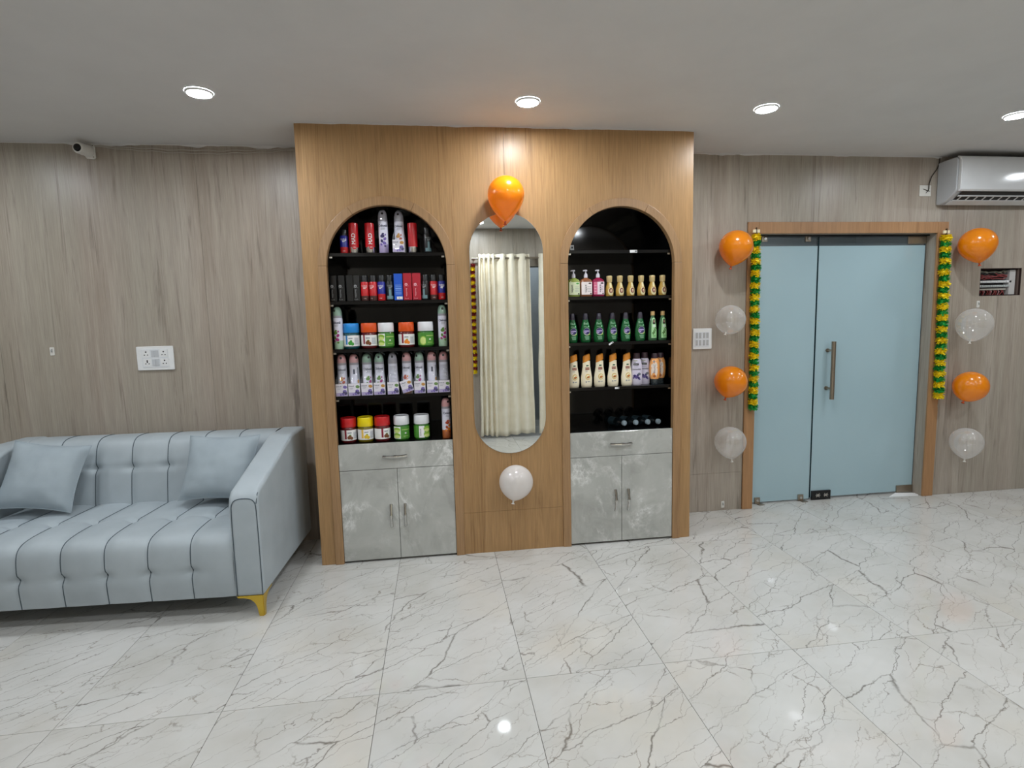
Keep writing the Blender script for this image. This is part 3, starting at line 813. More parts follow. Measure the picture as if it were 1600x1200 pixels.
# socket plate above the sofa
t = thing('socket_plate', 'white socket and switch plate on the wall above the sofa', 'socket', (-1.037, 0, 1.281))
w2, h2 = .110, .076
m = MB(); m.prism_y(rounded(-w2, w2, -h2, h2), -.012, -.0003); m.build('plate', M_WHITE, t, bevel=.003)
m = MB(); m.prism_y(rounded(-w2+.032, w2-.032, -h2+.018, h2-.018, .003), -.014, -.0121); ins = m.build('insert', mat('socket_insert', '#dfe2e6', .3), t, bevel=.001)
for cx, cz, big in ((-.052, .030, 0), (.052, .030, 0), (-.048, -.026, 1), (.055, -.026, 0)):
    m = MB(); m.box(cx-.024, cx+.024, -.0150, -.0141, cz-.024, cz+.024, 0)
    for dx, dz, r in ((0, .011, .0048), (-.0095, -.008, .0036), (.0095, -.008, .0036))+(((0, .002, .0048),) if big else ()):
        m.tube([(cx+dx, -.0153, cz+dz), (cx+dx, -.0148, cz+dz)], r, 10, 1)
    m.build('socket', [M_WHITE, M_BLACK], ins)
for cx, cz in ((-.011, .029), (.011, .029), (-.009, -.027), (.012, -.027)):
    m = MB(); m.box(cx-.0095, cx+.0095, -.0165, -.0141, cz-.021, cz+.021); o = m.build('switch_rocker', mat('rocker_grey', '#c3c6ca', .3), ins); 
# switch plate right of the unit
t = thing('switch_plate', 'white eight-switch plate on the wall right of the oak unit', 'switch', (2.658, 0, 1.301))
m = MB(); m.prism_y(rounded(-.072, .072, -.075, .075), -.012, -.0003); m.build('plate', M_WHITE, t, bevel=.003)
m = MB(); m.prism_y(rounded(-.060, .052, -.058, .050, .003), -.014, -.0121); ins = m.build('insert', MATS['socket_insert'], t, bevel=.001)
for i in range(4):
    for j in range(2):
        cx = -.044+i*.0255+(.004 if i > 1 else 0); cz = .024-j*.052
        m = MB(); m.box(cx-.008, cx+.008, -.0165, -.0141, cz-.020, cz+.020); m.build('switch_rocker', mat('rocker_mid_grey', '#b4b5b6', .3), ins)  # rockers a slightly darker grey than on the socket plate
# adhesive wall hooks
def hook(label, x, z):
    t = thing('wall_hook', label, 'hook', (x, 0, z), 0, 'adhesive wall hooks')
    m = MB(); m.prism_y(rounded(-.013, .013, -.026, .026, .005), -.004, -.0003, 0); m.build('backplate', M_OFFWHITE, t, bevel=.001)
    m = MB(); m.tube([(0, -.004, .013), (0, -.010, .010), (0, -.012, .002), (0, -.008, -.003)], .0035, 8); m.build('peg', M_GREYPL, t, smooth=True)
hook('small adhesive wall hook left of the socket plate above the sofa', -1.636, 1.343)
hook('small adhesive wall hook near the floor left of the door frame', 2.843, .046)
hook('small adhesive wall hook between the distribution board and a translucent balloon', 4.920, 1.505)
# junction plate with the air conditioner's cable
t = thing('junction_plate', 'small white junction plate with loose wires beside the air conditioner', 'junction plate', (4.402, 0, 2.353))
m = MB(); m.prism_y(rounded(-.047, .047, -.040, .040, .004), -.008, -.0003); m.build('plate', M_OFFWHITE, t, bevel=.002)
m = MB(); m.tube([(.018, -.008, -.006), (.020, -.016, .01), (.024, -.012, .05), (.045, -.007, .10), (.090, -.006, .16), (.105, -.006, .195), (.106, -.006, .235)], .0035, 8); m.build('cable', mat('cable_dark', '#3a352e', .5), t, smooth=True)
for a in ((-.02, .012), (.004, -.018), (.034, -.004)):
    m = MB(); m.tube([(.018, -.009, -.004), ((.018+a[0])/2, -.013, a[1]*.4), (a[0], -.009, a[1])], .0022, 6); m.build('wire', MATS['cable_dark'], t)

# security camera
t = thing('security_camera', 'white security camera with black lens at the top of the left wall', 'camera', (-1.296, 0, 2.548))
m = MB(); m.prism_y([(-.030, .040), (.012, .046), (.030, .034), (.030, -.036), (.018, -.046), (-.020, -.042), (-.034, -.020)], -.014, -.0003); m.build('mounting_plate', M_OFFWHITE, t, bevel=.004)
D = Vector((-.10, -1, -.06)).normalized()
Mq = Matrix.Translation((-.004, -.012, 0)) @ D.to_track_quat('Z', 'Y').to_matrix().to_4x4()
m = MB(); m.lathe([(0, .030, .030), (.012, .036, .036), (.03, .033, .033), (.055, .034, .034), (.085, .033, .033), (.094, .029, .029), (.095, .022, .022)], 24); m.xform(Mq); bd = m.build('body', M_OFFWHITE, t, smooth=True)
m = MB(); m.lathe([(.0952, .022, .022), (.098, .021, .021), (.0985, .016, .016), (.096, .012, .012)], 24); m.xform(Mq); m.build('lens', mat('lens_black', '#060606', .08), bd, smooth=True)
for z in (.034, -.034):
    m = MB(); m.tube([(.021, -.0155, z), (.021, -.0142, z)], .004, 8); m.build('screw', M_STEEL, t)
t = thing('camera_cable', 'thin white cable sagging under the ceiling from the security camera', 'cable', (-1.27, 0, 2.58))
for off, sag in ((0, .020), (.006, .032)):
    m = MB(); m.tube([(1.24*k/30, -.009-.004*sin(k), .004-off-sag*sin(PI*min(1, k/30*1.02))+.003*sin(k*1.7)) for k in range(31)], .0026, 6); m.build('strand', mat('cable_white', '#b5aea4', .5), t, smooth=True)

# open distribution board
t = thing('distribution_board', 'open distribution board recess with breakers and red wires', 'distribution board', (BX0, 0, BZ0))
BW, BH, BD = BX1-BX0, BZ1-BZ0, .075
m = MB(); th = .004
m.box(0, BW, BD-th, BD, 0, BH, 0)
for a in ((0, th, 0, BH), (BW-th, BW, 0, BH), (0, BW, 0, th), (0, BW, BH-th, BH)): m.box(a[0], a[1], .001, BD, a[2], a[3], 1)
m.build('enclosure', [mat('board_dark', '#211613', .6), mat('board_edge', '#33231f', .6)], t)
m = MB(); m.box(.285, .338, .022, .070, .008, BH-.012); m.build('side_cover', mat('board_cover', '#b9b6b4', .4), t, bevel=.002)
m = MB(); m.box(.345, BW-.006, .012, .070, .006, BH-.006); m.build('door_flap', mat('board_flap', '#5a4b45', .5), t)
for j, (zz, xo) in enumerate(((.106, .012), (.072, .028))):
    m = MB(); m.box(xo, .285+.02*(1-j), .022, .060, zz-.005, zz+.012); rl = m.build('busbar_cover', mat('rail_white', '#d5d8da', .35), t, bevel=.0015)
    for k in range(13):
        x = xo+.008+k*.0195
        m = MB(); m.box(x, x+.015, .016, .0215, zz+.001, zz+.010); m.build('breaker', M_WHITE if j == 0 else mat('breaker_grey', '#aeb6b4', .4), rl)
m = MB(); m.box(.008, .268, .030, .060, .046, .058); m.build('terminal_strip', mat('terminal_beige', '#a5a096', .5), t)
rw = random.Random(3)
for k in range(9):
    z = .135+k*.0068; col = ('wire_red', '#7d2b2a') if k < 5 else ('wire_black', '#1d1a18') if k < 7 else ('wire_grey', '#8d8878')
    pts = [(.01+.26*q/8, .030+rw.uniform(-.008, .012), z+rw.uniform(-.010, .010)) for q in range(9)]
    m = MB(); m.tube(pts, .0038, 6); m.build('wire', mat(col[0], col[1], .5), t, smooth=True)
for k in range(12):
    x = .02+k*.021
    m = MB(); m.tube([(x, .045, .050), (x+rw.uniform(-.008, .008), .030, .032), (x+rw.uniform(-.012, .012), .040, .008)], .0042, 6)
    m.build('wire', mat('wire_red', '#7d2b2a', .5) if k % 3 else mat('wire_pink', '#a8787a', .5), t, smooth=True)

# air conditioner
t = thing('air_conditioner', 'white split air conditioner high on the right wall', 'air conditioner', (4.50, 0, 2.24))
AW = .92
prof = [(-.001, .010), (-.001, .310), (-.060, .316), (-.150, .316), (-.165, .300), (-.165, .085), (-.140, .060), (-.075, .018), (-.03, .004)]
m = MB(); m.prism_x([(y, z) for y, z in prof], 0, AW); m.build('housing', M_ACSIDE, t, bevel=.008, seg=3)
m = MB(); fp = [(-.166, .075), (-.178, .072), (-.192, .085), (-.194, .20), (-.190, .285), (-.176, .316), (-.155, .325), (-.150, .317), (-.166, .300)]
m.prism_x(fp, .006, AW-.006); m.build('front_panel', M_AC, t, smooth=True, bevel=.006, seg=3)
# outlet with louvres on the sloped underside
def slope(q, off): # q along slope from front lower lip to the back ; off outward
    a = Vector((-.163, .070)); b = Vector((-.078, .019)); p = a.lerp(b, q); n = Vector((-(a-b).y, (a-b).x)).normalized()
    n = Vector((-.51, -.86)); return p+n*off
m = MB(); a, b, c, d = slope(-.06, .001), slope(.84, .001), slope(.84, .0018), slope(-.06, .0018)
m.prism_x([(a.x, a.y), (b.x, b.y), (c.x, c.y), (d.x, d.y)], .045, AW-.045); m.build('air_outlet', mat('outlet_black', '#111214', .5), t)
for q in (.30, .78):
    a, b = slope(q, .002), slope(q+.09, .003); n_ = slope(q+.09, .007)
    m = MB(); m.prism_x([(a.x, a.y), (b.x, b.y), (n_.x, n_.y), (slope(q, .006).x, slope(q, .006).y)], .045, AW-.045); m.build('louvre', M_AC, t)
for k in range(12):
    x = .075+k*.068; a, b = slope(.34, .002), slope(.80, .002); c, d = slope(.80, .005), slope(.34, .005)
    m = MB(); m.prism_x([(a.x, a.y), (b.x, b.y), (c.x, c.y), (d.x, d.y)], x, x+.010); m.build('vane', M_AC, t)
m = MB(); a, b = slope(.90, .0005), slope(1.30, .0005); c, d = slope(1.30, .003), slope(.90, .003)
m.prism_x([(a.x, a.y), (b.x, b.y), (c.x, c.y), (d.x, d.y)], .03, AW-.03); m.build('bottom_flap', M_AC, t)

# folded paper strip on the floor at the door
m = MB(); m.add([(4.255, .018, .003), (4.50, .004, .002), (4.56, .055, .004), (4.36, .070, .014), (4.255, .018, .0015), (4.50, .004, .0005), (4.56, .055, .0025), (4.36, .070, .0125)],
                [(0, 1, 2, 3), (7, 6, 5, 4), (0, 4, 5, 1), (1, 5, 6, 2), (2, 6, 7, 3), (3, 7, 4, 0)])
o = m.build('paper_strip', M_WHITE); tag(o, 'white paper strip on the floor under the glass door', 'paper')

# ================================================================== PRODUCTS
class Prof:
    def __init__(s, pts, n=2.0): s.p = pts; s.n = n
    def r(s, z):
        p = s.p
        if z <= p[0][0]: return p[0][1:]
        for a, b in zip(p, p[1:]):
            if a[0] <= z <= b[0]:
                q = (z-a[0])/max(1e-9, b[0]-a[0]); return (a[1]+(b[1]-a[1])*q, a[2]+(b[2]-a[2])*q)
        return p[-1][1:]
    def at(s, u, z, eps):
        rx, ry = s.r(z)
        if s.n > 2.5: return (u, -(ry+eps), z)
        a = max(-1.5, min(1.5, u/rx)); return ((rx+eps)*sin(a), -(ry+eps)*cos(a), z)
class Decal(MB):
    def rect(s, P, u0, u1, z0, z1, m=0, e=.0006, nu=8, nv=3):
        s.grid(lambda u, v: P.at(u0+(u1-u0)*u, z0+(z1-z0)*v, e), nu, nv, m)
    def poly(s, P, pts, m=0, e=.0009):
        cu = sum(p[0] for p in pts)/len(pts); cz = sum(p[1] for p in pts)/len(pts); n = len(pts)
        mid = [((p[0]+cu)/2, (p[1]+cz)/2) for p in pts]
        s.add([P.at(cu, cz, e)]+[P.at(*p, e) for p in mid]+[P.at(*p, e) for p in pts],
              [(0, 1+i, 1+(i+1) % n) for i in range(n)]+[(1+i, 1+n+i, 1+n+(i+1) % n, 1+(i+1) % n) for i in range(n)], m)
    def ell(s, P, u, z, ru, rz, m=0, e=.0009, n=14, rot=0):
        s.poly(P, [(u+ru*cos(2*PI*k/n)*cos(rot)-rz*sin(2*PI*k/n)*sin(rot), z+ru*cos(2*PI*k/n)*sin(rot)+rz*sin(2*PI*k/n)*cos(rot)) for k in range(n)], m, e)
    def text(s, P, body, size, u, z, m=0, e=.0012, rot=0, bold=0.0, sx=1.0):
        vs, fs = text_geo(body, size, bold)
        c, d = cos(rot), sin(rot)
        for k in ((0,) if not bold else (-bold*.8, 0, bold*.8)):       # heavier weight: overlaid, slightly shifted
            s.add([P.at(u+((x*sx+k)*c-y*d), z+((x*sx+k)*d+y*c), e+k*.02) for x, y in vs], fs, m)
    def strokes(s, P, n, size, u, z, m=0, e=.0012, rot=0):
        """a short row of illegible printed marks"""
        rr = random.Random(n*31+int(size*1e5)); c, d = cos(rot), sin(rot); adv = size*.62
        for k in range(n):
            x0 = (k-n/2)*adv; hh = size*(.5 if rr.random() < .6 else .75)
            for a, b, w_, h_ in ((x0, 0, size*.12, hh), (x0+size*.30, 0, size*.12, hh*rr.uniform(.6, 1)), (x0, hh*rr.choice((0, .45, .85)), size*.40, size*.11)):
                q = [(a, b-size*.3), (a+w_, b-size*.3), (a+w_, b+h_-size*.3), (a, b+h_-size*.3)]
                s.add([P.at(u+x*c-y*d, z+x*d+y*c, e) for x, y in q], [(0, 1, 2, 3)], m)
W_, K_ = mat('print_white', '#f1f1f1', .4), mat('print_black', '#17181b', .4)
C_ = lambda nm, h, r=.32, **k: mat('product_'+nm, h, r, coat=.4, **k)
RED, BLUE, NAVY, CREAM = C_('red', '#c31a22'), C_('bright_blue', '#1557c8'), C_('navy', '#1a2590'), C_('cream', '#f6ecd0')
SILVER = mat('product_silver', '#d8d8d8', .2, metal=1)
DKRED, BROWN, TEAL = C_('deep_red', '#b0122c'), C_('brown', '#4a2c28'), C_('teal_grey', '#6f8f96')
LAV, PURP, DPURP = C_('lavender', '#b9acd6'), C_('purple', '#7460b4'), C_('dark_purple', '#2c2560')
GRN, LGRN, DGRN = C_('green', '#3f9a3c'), C_('light_green', '#b7d46a'), C_('bottle_green', '#0d5a2a', .18)
YEL, ORG, LID_ORG = C_('yellow', '#efd500'), C_('orange', '#ef8a2a'), C_('lid_orange', '#e0520f')
PINKCAP, GREENCAP, GREYCAP = C_('pink_cap', '#cf9a9c'), C_('green_cap', '#8fae9c'), C_('grey_cap', '#9c9aa4')
LTXT = mat('print_grey', '#8a8f98', .5)
PINK = C_('pink', '#d8708f'); MAG = C_('magenta', '#8f1440', .15); OLIVE = C_('olive', '#8b9a4a', .15); AMBER = C_('amber', '#8a5638', .15)
GOLDF = mat('gold_foil', '#ddc894', .3, metal=.35); GOLDP = C_('gold_print', '#efe3b4'); TAN = C_('tan_cap', '#c2a06a')
JB = {'blue': C_('gel_teal', '#0d4a50', .15), 'red': C_('gel_red', '#5a0f14', .15), 'green': C_('gel_green', '#2f6a22', .15), 'yellow': C_('gel_yellow', '#6f6410', .15)}

def root(name): 
    o = bpy.data.objects.new(name, None); COL.objects.link(o); o.empty_display_size = .02; return o

def deo_can(name, c1, c2, split, logo, h=.150, r=.0235, band=None):
    R = root(name); P = Prof([(0, r*.94, r*.94), (.004, r, r), (h*.72, r, r), (h*.745, r*.9, r*.9)])
    m = MB(); m.lathe([(0, r*.94, r*.94), (.004, r, r), (split, r, r)], 28, 0, cap1=False); m.lathe([(split, r, r), (h*.72, r, r), (h*.745, r*.90, r*.90)], 28, 1)
    b = m.build('can_body', [c2, c1], R, smooth=True)
    m = MB(); m.lathe([(h*.745, r*.88, r*.88), (h*.97, r*.88, r*.88), (h, r*.78, r*.78)], 28); m.build('cap', M_BLACK, R, smooth=True)
    d = Decal(); z = h*.56
    d.text(P, 'Reebok', .0108, 0, z+.005, 0, bold=.0003)
    d.poly(P, [(-.017, z), (.018, z), (.012, z-.006), (-.004, z-.006)], 0); d.poly(P, [(-.008, z-.0075), (.009, z-.0075), (.004, z-.0135), (-.006, z-.0135)], 0)
    if band == 'grey':
        d.rect(P, -.006, .008, .02, h*.44, 1); d.rect(P, -.02, .022, .008, .028, 1)
    else: d.strokes(P, 3, .008, .002, .014, 0)
    d.build('printed_label', [logo, TEAL], b, fix=False)
    return R
def mad_can(name, front=True):
    R = root(name); h, r = .175, .0275; P = Prof([(0, r, r), (h, r, r)])
    m = MB(); m.lathe([(0, r*.95, r*.95), (.003, r, r), (.036, r, r)], 30); m.build('base_band', SILVER, R, smooth=True)
    m = MB(); m.lathe([(.036, r*1.002, r*1.002), (h*.62, r*1.002, r*1.002), (h*.97, r, r), (h, r*.93, r*.93)], 30); b = m.build('can_body', RED, R, smooth=True)
    if front:
        d = Decal(); P2 = Prof([(0, r*1.003, r*1.003), (h, r*1.003, r*1.003)])
        d.text(P2, 'MAD', .030, .003, .082, 0, rot=PI/2, bold=.0012, sx=.98)
        d.ell(P2, .006, .034, .013, .012, 1, .0010); d.strokes(P2, 3, .008, .006, .034, 0, e=.0016)
        d.build('printed_label', [W_, RED], b, fix=False)
    return R
def carton(name, col, ink, kind, h=.160, wd=.050):
    R = root(name); m = MB(); m.box(-wd/2, wd/2, -wd/2, wd/2, 0, h); b = m.build('carton', col, R, bevel=.0015, seg=2)
    P = Prof([(0, wd/2, wd/2), (h, wd/2, wd/2)], 4.0); d = Decal()
    if kind == 'lines':
        for z in (.088, .078, .066, .058, .046, .036): d.rect(P, -wd*.36, wd*.36, z, z+.004 if z not in (.066,) else z+.007, 0, nu=1, nv=1)
        d.rect(P, -wd*.22, wd*.46, .006, .022, 1, nu=1, nv=1); d.strokes(P, 1, .010, .004, .014, 2)
    else:
        d.ell(P, -.008, h*.585, .0085, .0085, 0); d.poly(P, [(-.012, h*.585-.004), (-.004, h*.585-.004), (-.008, h*.585+.005)], 3, .0014)
        d.rect(P, -.020, .008, h*.52, h*.526, 0, nu=1, nv=1); d.strokes(P, 7, .0112, -.007, h*.29, 0, rot=-PI/2)
        d.strokes(P, 5, .0075, -.006, .010, 0)
    d.build('printed_label', [ink, W_, K_, col], b, fix=False)
    return R
def spray_can(name, cap, theme, view='front', pack=None, box_tilt=0):
    """tall air-freshener can; optionally shrink-wrapped with a small free carton"""
    R = root(name); h, r = .252, .0275
    P = Prof([(0, r, r), (.175, r, r), (.185, r, r)])
    low = {'lavender': LAV, 'green': C_('mint', '#a7c6ac'), 'orange': C_('rust', '#b9683a'), 'pink': LAV, 'back': LAV}[theme]
    m = MB(); m.lathe([(0, r*.95, r*.95), (.003, r, r), (.052, r, r)], 28, 0, cap1=False); m.lathe([(.052, r, r), (.182, r, r), (.186, r*.97, r*.97)], 28, 1)
    b = m.build('can_body', [low, C_('can_white', '#dfdfee')], R, smooth=True)
    m = MB(); m.lathe([(.186, r*1.0, r*1.0), (.196, r*1.0, r*1.0), (.218, r*.96, r*.96), (.234, r*.84, r*.80), (.245, r*.66, r*.6), (.251, r*.40, r*.34), (.2525, r*.1, r*.1)], 28)
    c = m.build('cap', cap, R, smooth=True)
    PC = Prof([(.196, r, r), (.218, r*.96, r*.96), (.234, r*.84, r*.80), (.252, r*.4, r*.34)])
    d = Decal(); uo = {'front': 0, 'left': -.016, 'right': .016, 'side': .02, 'back': 0}[view]
    d.ell(PC, uo*.9, .229, .0068, .0072, 0, .0012); d.rect(PC, -r*1.35, r*1.35, .1865, .199, 1, .0008); d.build('nozzle_opening', [M_BLACK, GREYCAP], c, fix=False)
    d = Decal()
    fr = {'lavender': (DPURP, PURP), 'green': (C_('fruit_green', '#5f8a3a'), C_('fruit_magenta', '#a02a78')), 'orange': (C_('fruit_red', '#b1401f'), ORG), 'pink': (C_('fruit_amber', '#c98f2a'), C_('fruit_red', '#b1401f')), 'back': (PURP, LAV)}[theme]
    if view in ('front', 'left', 'right'):
        d.text(P, 'Odonil', .0205, uo*.5, .158, 0, bold=.0007, sx=.92); d.rect(P, uo*.5-.010, uo*.5+.014, .143, .146, 3)
        d.rect(P, uo*.5-.012, uo*.5+.012, .136, .138, 3)
        for k, (u, z, a, q) in enumerate(((-.004, .098, .013, 1), (.010, .082, .011, 2), (-.008, .070, .010, 1), (.006, .058, .012, 2), (-.001, .110, .008, 1), (.013, .106, .006, 2), (-.012, .050, .008, 2), (.010, .040, .007, 1))):
            d.ell(P, u+uo*.6, z, a, a*.75, q, .0009+.0001*k, 10, k*.9)
    elif view == 'back':
        for k in range(13): d.rect(P, -.020, .020-(.006 if k % 3 == 2 else 0), .166-k*.0082, .1685-k*.0082, 3)
        d.ell(P, .006, .055, .014, .012, 1); d.ell(P, -.004, .042, .010, .010, 2)
    else:
        d.rect(P, -.004, .006, .130, .160, 0, .0008, 2, 6); d.rect(P, .020, .030, .10, .17, 3); d.ell(P, .026, .085, .008, .012, 1)
    d.build('printed_label', [C_('print_navy', '#20284a'), fr[0], fr[1], LTXT], b, fix=False)
    if pack:
        w2, hh, y0, y1 = .0335, .074, -r-.030, -r-.001
        m = MB(); m.box(-w2, w2, y0, y1, .0012, hh, 0); st = len(m.v); 
        d = Decal(); PB = Prof([(0, w2, -y0), (hh, w2, -y0)], 4.0)
        d.rect(PB, -w2+.001, w2-.001, .002, .022, 1, .0004, 1, 1)
        d.text(PB, 'Odonil', .011, -.016, hh-.014, 2, bold=.0003); d.rect(PB, -.026, -.004, hh-.026, hh-.0245, 5, .0006, 1, 1); d.rect(PB, -.026, -.008, hh-.032, hh-.0305, 5, .0006, 1, 1)
        for k, (u, z, a, q) in enumerate(((.018, .030, .012, 3), (.024, .018, .010, 4), (.008, .014, .009, 3), (.021, hh-.018, .012, 6), (.012, .024, .007, 4), (-.006, .010, .006, 3))): d.ell(PB, u, z, a, a*.8, q, .0007+.0001*k, 10, k)
        o0 = len(m.v); m.v += d.v; m.f += [tuple(i+o0 for i in f) for f in d.f]; m.mi += d.mi
        if box_tilt: m.xform(Matrix.Translation((0, 0, .011)) @ Matrix.Translation((0, 0, .03)) @ Matrix.Rotation(box_tilt, 4, 'Y') @ Matrix.Translation((0, 0, -.03)))
        fruit = {'y': C_('fruit_amber', '#c98f2a'), 'g': C_('fruit_green', '#5f8a3a'), 'p': PURP}[pack]
        m.build('free_carton', [C_('carton_white', '#eeeaf3'), LAV, C_('print_navy', '#20284a'), PURP, DPURP, LTXT, fruit], R, fix=False)
        # shrink wrap around the can and the carton
        m = MB(); seg = 32
        def ring(z, k):
            o = []
            for i in range(seg):
                a = 2*PI*i/seg; cx_, cy_ = (r+.0012)*cos(a), (r+.0012)*sin(a)
                bx, by = (w2+.002)*max(-1, min(1, 1.35*cos(a))), (y0+r)/2+((r-y0)/2+.002)*max(-1, min(1, 1.35*sin(a)))
                o.append((cx_+(bx-cx_)*k, cy_+(by-cy_)*k, z))
            return o
        vs = []; lv = ((.001, 1), (hh, 1), (hh+.025, .75), (hh+.06, .15), (.18, 0), (.215, 0))
        for z, k in lv: vs += ring(z, k)
        m.add(vs, [(j*seg+i, j*seg+(i+1) % seg, (j+1)*seg+(i+1) % seg, (j+1)*seg+i) for j in range(len(lv)-1) for i in range(seg)])
        m.build('shrink_wrap', M_WRAP, R, smooth=True)
        m = MB(); m.tube([(-.012, -.004, .250), (.0, -.006, .256), (.014, -.006, .2565), (.030, -.008, .250), (.038, -.010, .240)], lambda q: .0022+.0014*sin(PI*q), 6); m.build('wrap_tail', M_PETCLEAR, R, smooth=True)
    return R
def jar(name, lid, gel, style, yaw=0):
    R = root(name); r, h = .0485, .152
    m = MB(); m.lathe([(0, r*.88, r*.88), (.004, r*.96, r*.96), (.012, r, r), (.082, r, r), (.092, r*.93, r*.93), (.098, r*.88, r*.88)], 36); b = m.build('jar_body', gel, R, smooth=True)
    m = MB(); m.lathe([(.0965, r*.97, r*.97), (.098, r*.985, r*.985), (.147, r*.965, r*.965), (.151, r*.93, r*.93), (h, r*.90, r*.90), (h-.002, r*.86, r*.86)], 36); m.build('lid', lid, R, smooth=True)
    P = Prof([(0, r, r), (h, r, r)]); d = Decal(); z0, z1 = .016, .080
    if style in ('aloe', 'lime', 'aloe_turned'):
        s_ = -1 if style == 'aloe_turned' else 1
        d.rect(P, -.068, .068, z0-.004, z1+.006, 2, .0005, 24)
        if style == 'aloe_turned': d.rect(P, -.016, .018, z0-.004, z1+.006, 1, .0008, 8); d.strokes(P, 5, .014, -.006, .045, 4, .0012, -PI/2)
        else: d.rect(P, -.058, -.004, z0-.004, z1+.006, 1 if style == 'aloe' else 2, .0008, 10)
        if style == 'lime': d.ell(P, -.016, .038, .024, .028, 3, .0012, 20); d.ell(P, -.016, .038, .019, .022, 5, .0014, 20); d.rect(P, .000, .060, z0-.004, z1+.006, 2, .0017, 10)
        else:
            for k, z in enumerate((.068, .034)): d.ell(P, -.030*s_ if s_ > 0 else .036, z, .024, .014, 3, .0012+k*.0002, 18); d.ell(P, -.030*s_ if s_ > 0 else .036, z-.010, .022, .010, 5, .0016+k*.0002, 18)
        if style != 'aloe_turned':
            d.rect(P, .004, .056, .066, .069, 5, .0019, 10); d.ell(P, .026, .046, .006, .004, 0, .0021); d.rect(P, .012, .044, .026, .028, 5, .0019, 6)
        mats = [W_, W_, C_('label_green', '#4d8f33'), C_('aloe_mid', '#8fbf3c'), K_, C_('aloe_light', '#d5e58a')]
    else:
        acc = {'blue': (C_('bar_blue', '#2a7fc4'), GRN), 'berry': (C_('bar_wine', '#8a1832'), C_('fruit_brown', '#7a4a2a')), 'orange': (C_('bar_wine', '#8a1832'), ORG), 'lemon': (C_('bar_yellow', '#eec24a'), C_('lemon', '#e6c22a'))}[style]
        d.rect(P, -.068, .068, z0, z1, 0, .0005, 24)
        o = yaw
        d.rect(P, o-.030, o-.018, .026, z1, 1, .0008, 4); d.rect(P, o+.022, o+.052, .024, .068, 3, .0008, 6)
        for k in range(4): d.rect(P, o+.025, o+.048, .030+k*.009, .0325+k*.009, 4, .0010, 5)
        d.rect(P, o-.012, o+.012, .060, .066, 4, .0008, 5)
        for k, (u, z, a) in enumerate(((-.004, .034, .011), (.010, .030, .010), (.002, .044, .008))): d.ell(P, o+u, z, a, a, 2, .0009+.0002*k)
        d.ell(P, o+.004, .050, .004, .003, 5, .0016)
        mats = [C_('label_white', '#f0efee'), acc[0], acc[1], C_('panel_grey', '#d2d4d8'), LTXT, GRN]
    d.build('printed_label', mats, b, fix=False)
    return R
def pump_bottle(name, gel, style):
    R = root(name); P = Prof([(0, .036, .022), (.004, .0385, .024), (.096, .0385, .024), (.108, .030, .02), (.114, .014, .014), (.118, .011, .011)], 3.6)
    m = MB(); m.lathe(P.p, 36, n=3.6); b = m.build('bottle_body', gel, R, smooth=True)
    m = MB(); m.lathe([(.1175, .012, .012), (.128, .0125, .0125), (.142, .010, .010), (.146, .0045, .0045), (.158, .0045, .0045), (.159, .010, .010), (.167, .009, .009), (.168, .002, .002)], 20)
    m.tube([(0, 0, .163), (-.012, -.010, .163), (-.020, -.018, .160)], .0035, 8)
    m.build('pump', C_('pump_white', '#d9d6e0'), R, smooth=True)
    d = Decal(); d.rect(P, -.034, .034, .012, .090, 0, .0006, 2)
    if style == 'magenta':
        d.rect(P, -.034, -.010, .012, .090, 1, .0009, 2)
        for k in range(3): d.rect(P, -.030, -.016, .030+k*.018, .032+k*.018, 0, .0011, 1)
    d.strokes(P, 4, .020, {'green': -.014, 'clear': -.004, 'magenta': .010}[style], .048, 2, .0011, -PI/2)
    for k in range(4): d.rect(P, .004 if style != 'magenta' else .020, .028, .060-k*.010, .062-k*.010, 3, .0010, 1)
    d.ell(P, .020, .082, .010, .005, 4, .0011); d.ell(P, .026, .018, .005, .004, 2, .0011)
    lab = {'green': '#d3dcb8', 'clear': '#efe4e2', 'magenta': '#efdbe4'}[style]
    d.build('printed_label', [C_('pump_label_'+style, lab), PINK, K_, LTXT, {'green': GRN, 'clear': BROWN, 'magenta': K_}[style]], b, fix=False)
    return R
def gold_bottle(name):
    R = root(name); P = Prof([(0, .023, .018), (.004, .0255, .020), (.030, .0275, .022), (.050, .025, .020), (.075, .0165, .014), (.092, .0125, .0115), (.102, .012, .011)])
    m = MB(); m.lathe(P.p, 28); b = m.build('bottle_body', C_('amber_gold', '#c09a48', .15), R, smooth=True)
    m = MB(); m.lathe([(.088, .0145, .0135), (.108, .0155, .0145), (.126, .0165, .0155), (.128, .0155, .0145)], 24)
    for k in range(12):
        a = k/12*2*PI; m.tube([(.0155*cos(a), .0145*sin(a), .090), (.0172*cos(a+.1), .0162*sin(a+.1), .125)], .0014, 5)
    m.build('foil_cap', GOLDF, R, smooth=True)
    d = Decal(); d.ell(P, .002, .030, .0195, .026, 0, .0007, 18); d.ell(P, .002, .035, .0135, .0165, 1, .0010, 18); d.ell(P, .002, .033, .007, .010, 2, .0013, 14); d.ell(P, .002, .038, .004, .005, 0, .0016, 10)
    d.poly(P, [(-.006, .056), (.010, .056), (.008, .086), (-.004, .086)], 0, .0007); d.ell(P, .002, .012, .012, .005, 0, .0011)
    d.build('printed_label', [GOLDP, C_('label_maroon', '#6e2a22'), C_('label_flesh', '#caa08a')], b, fix=False)
    return R
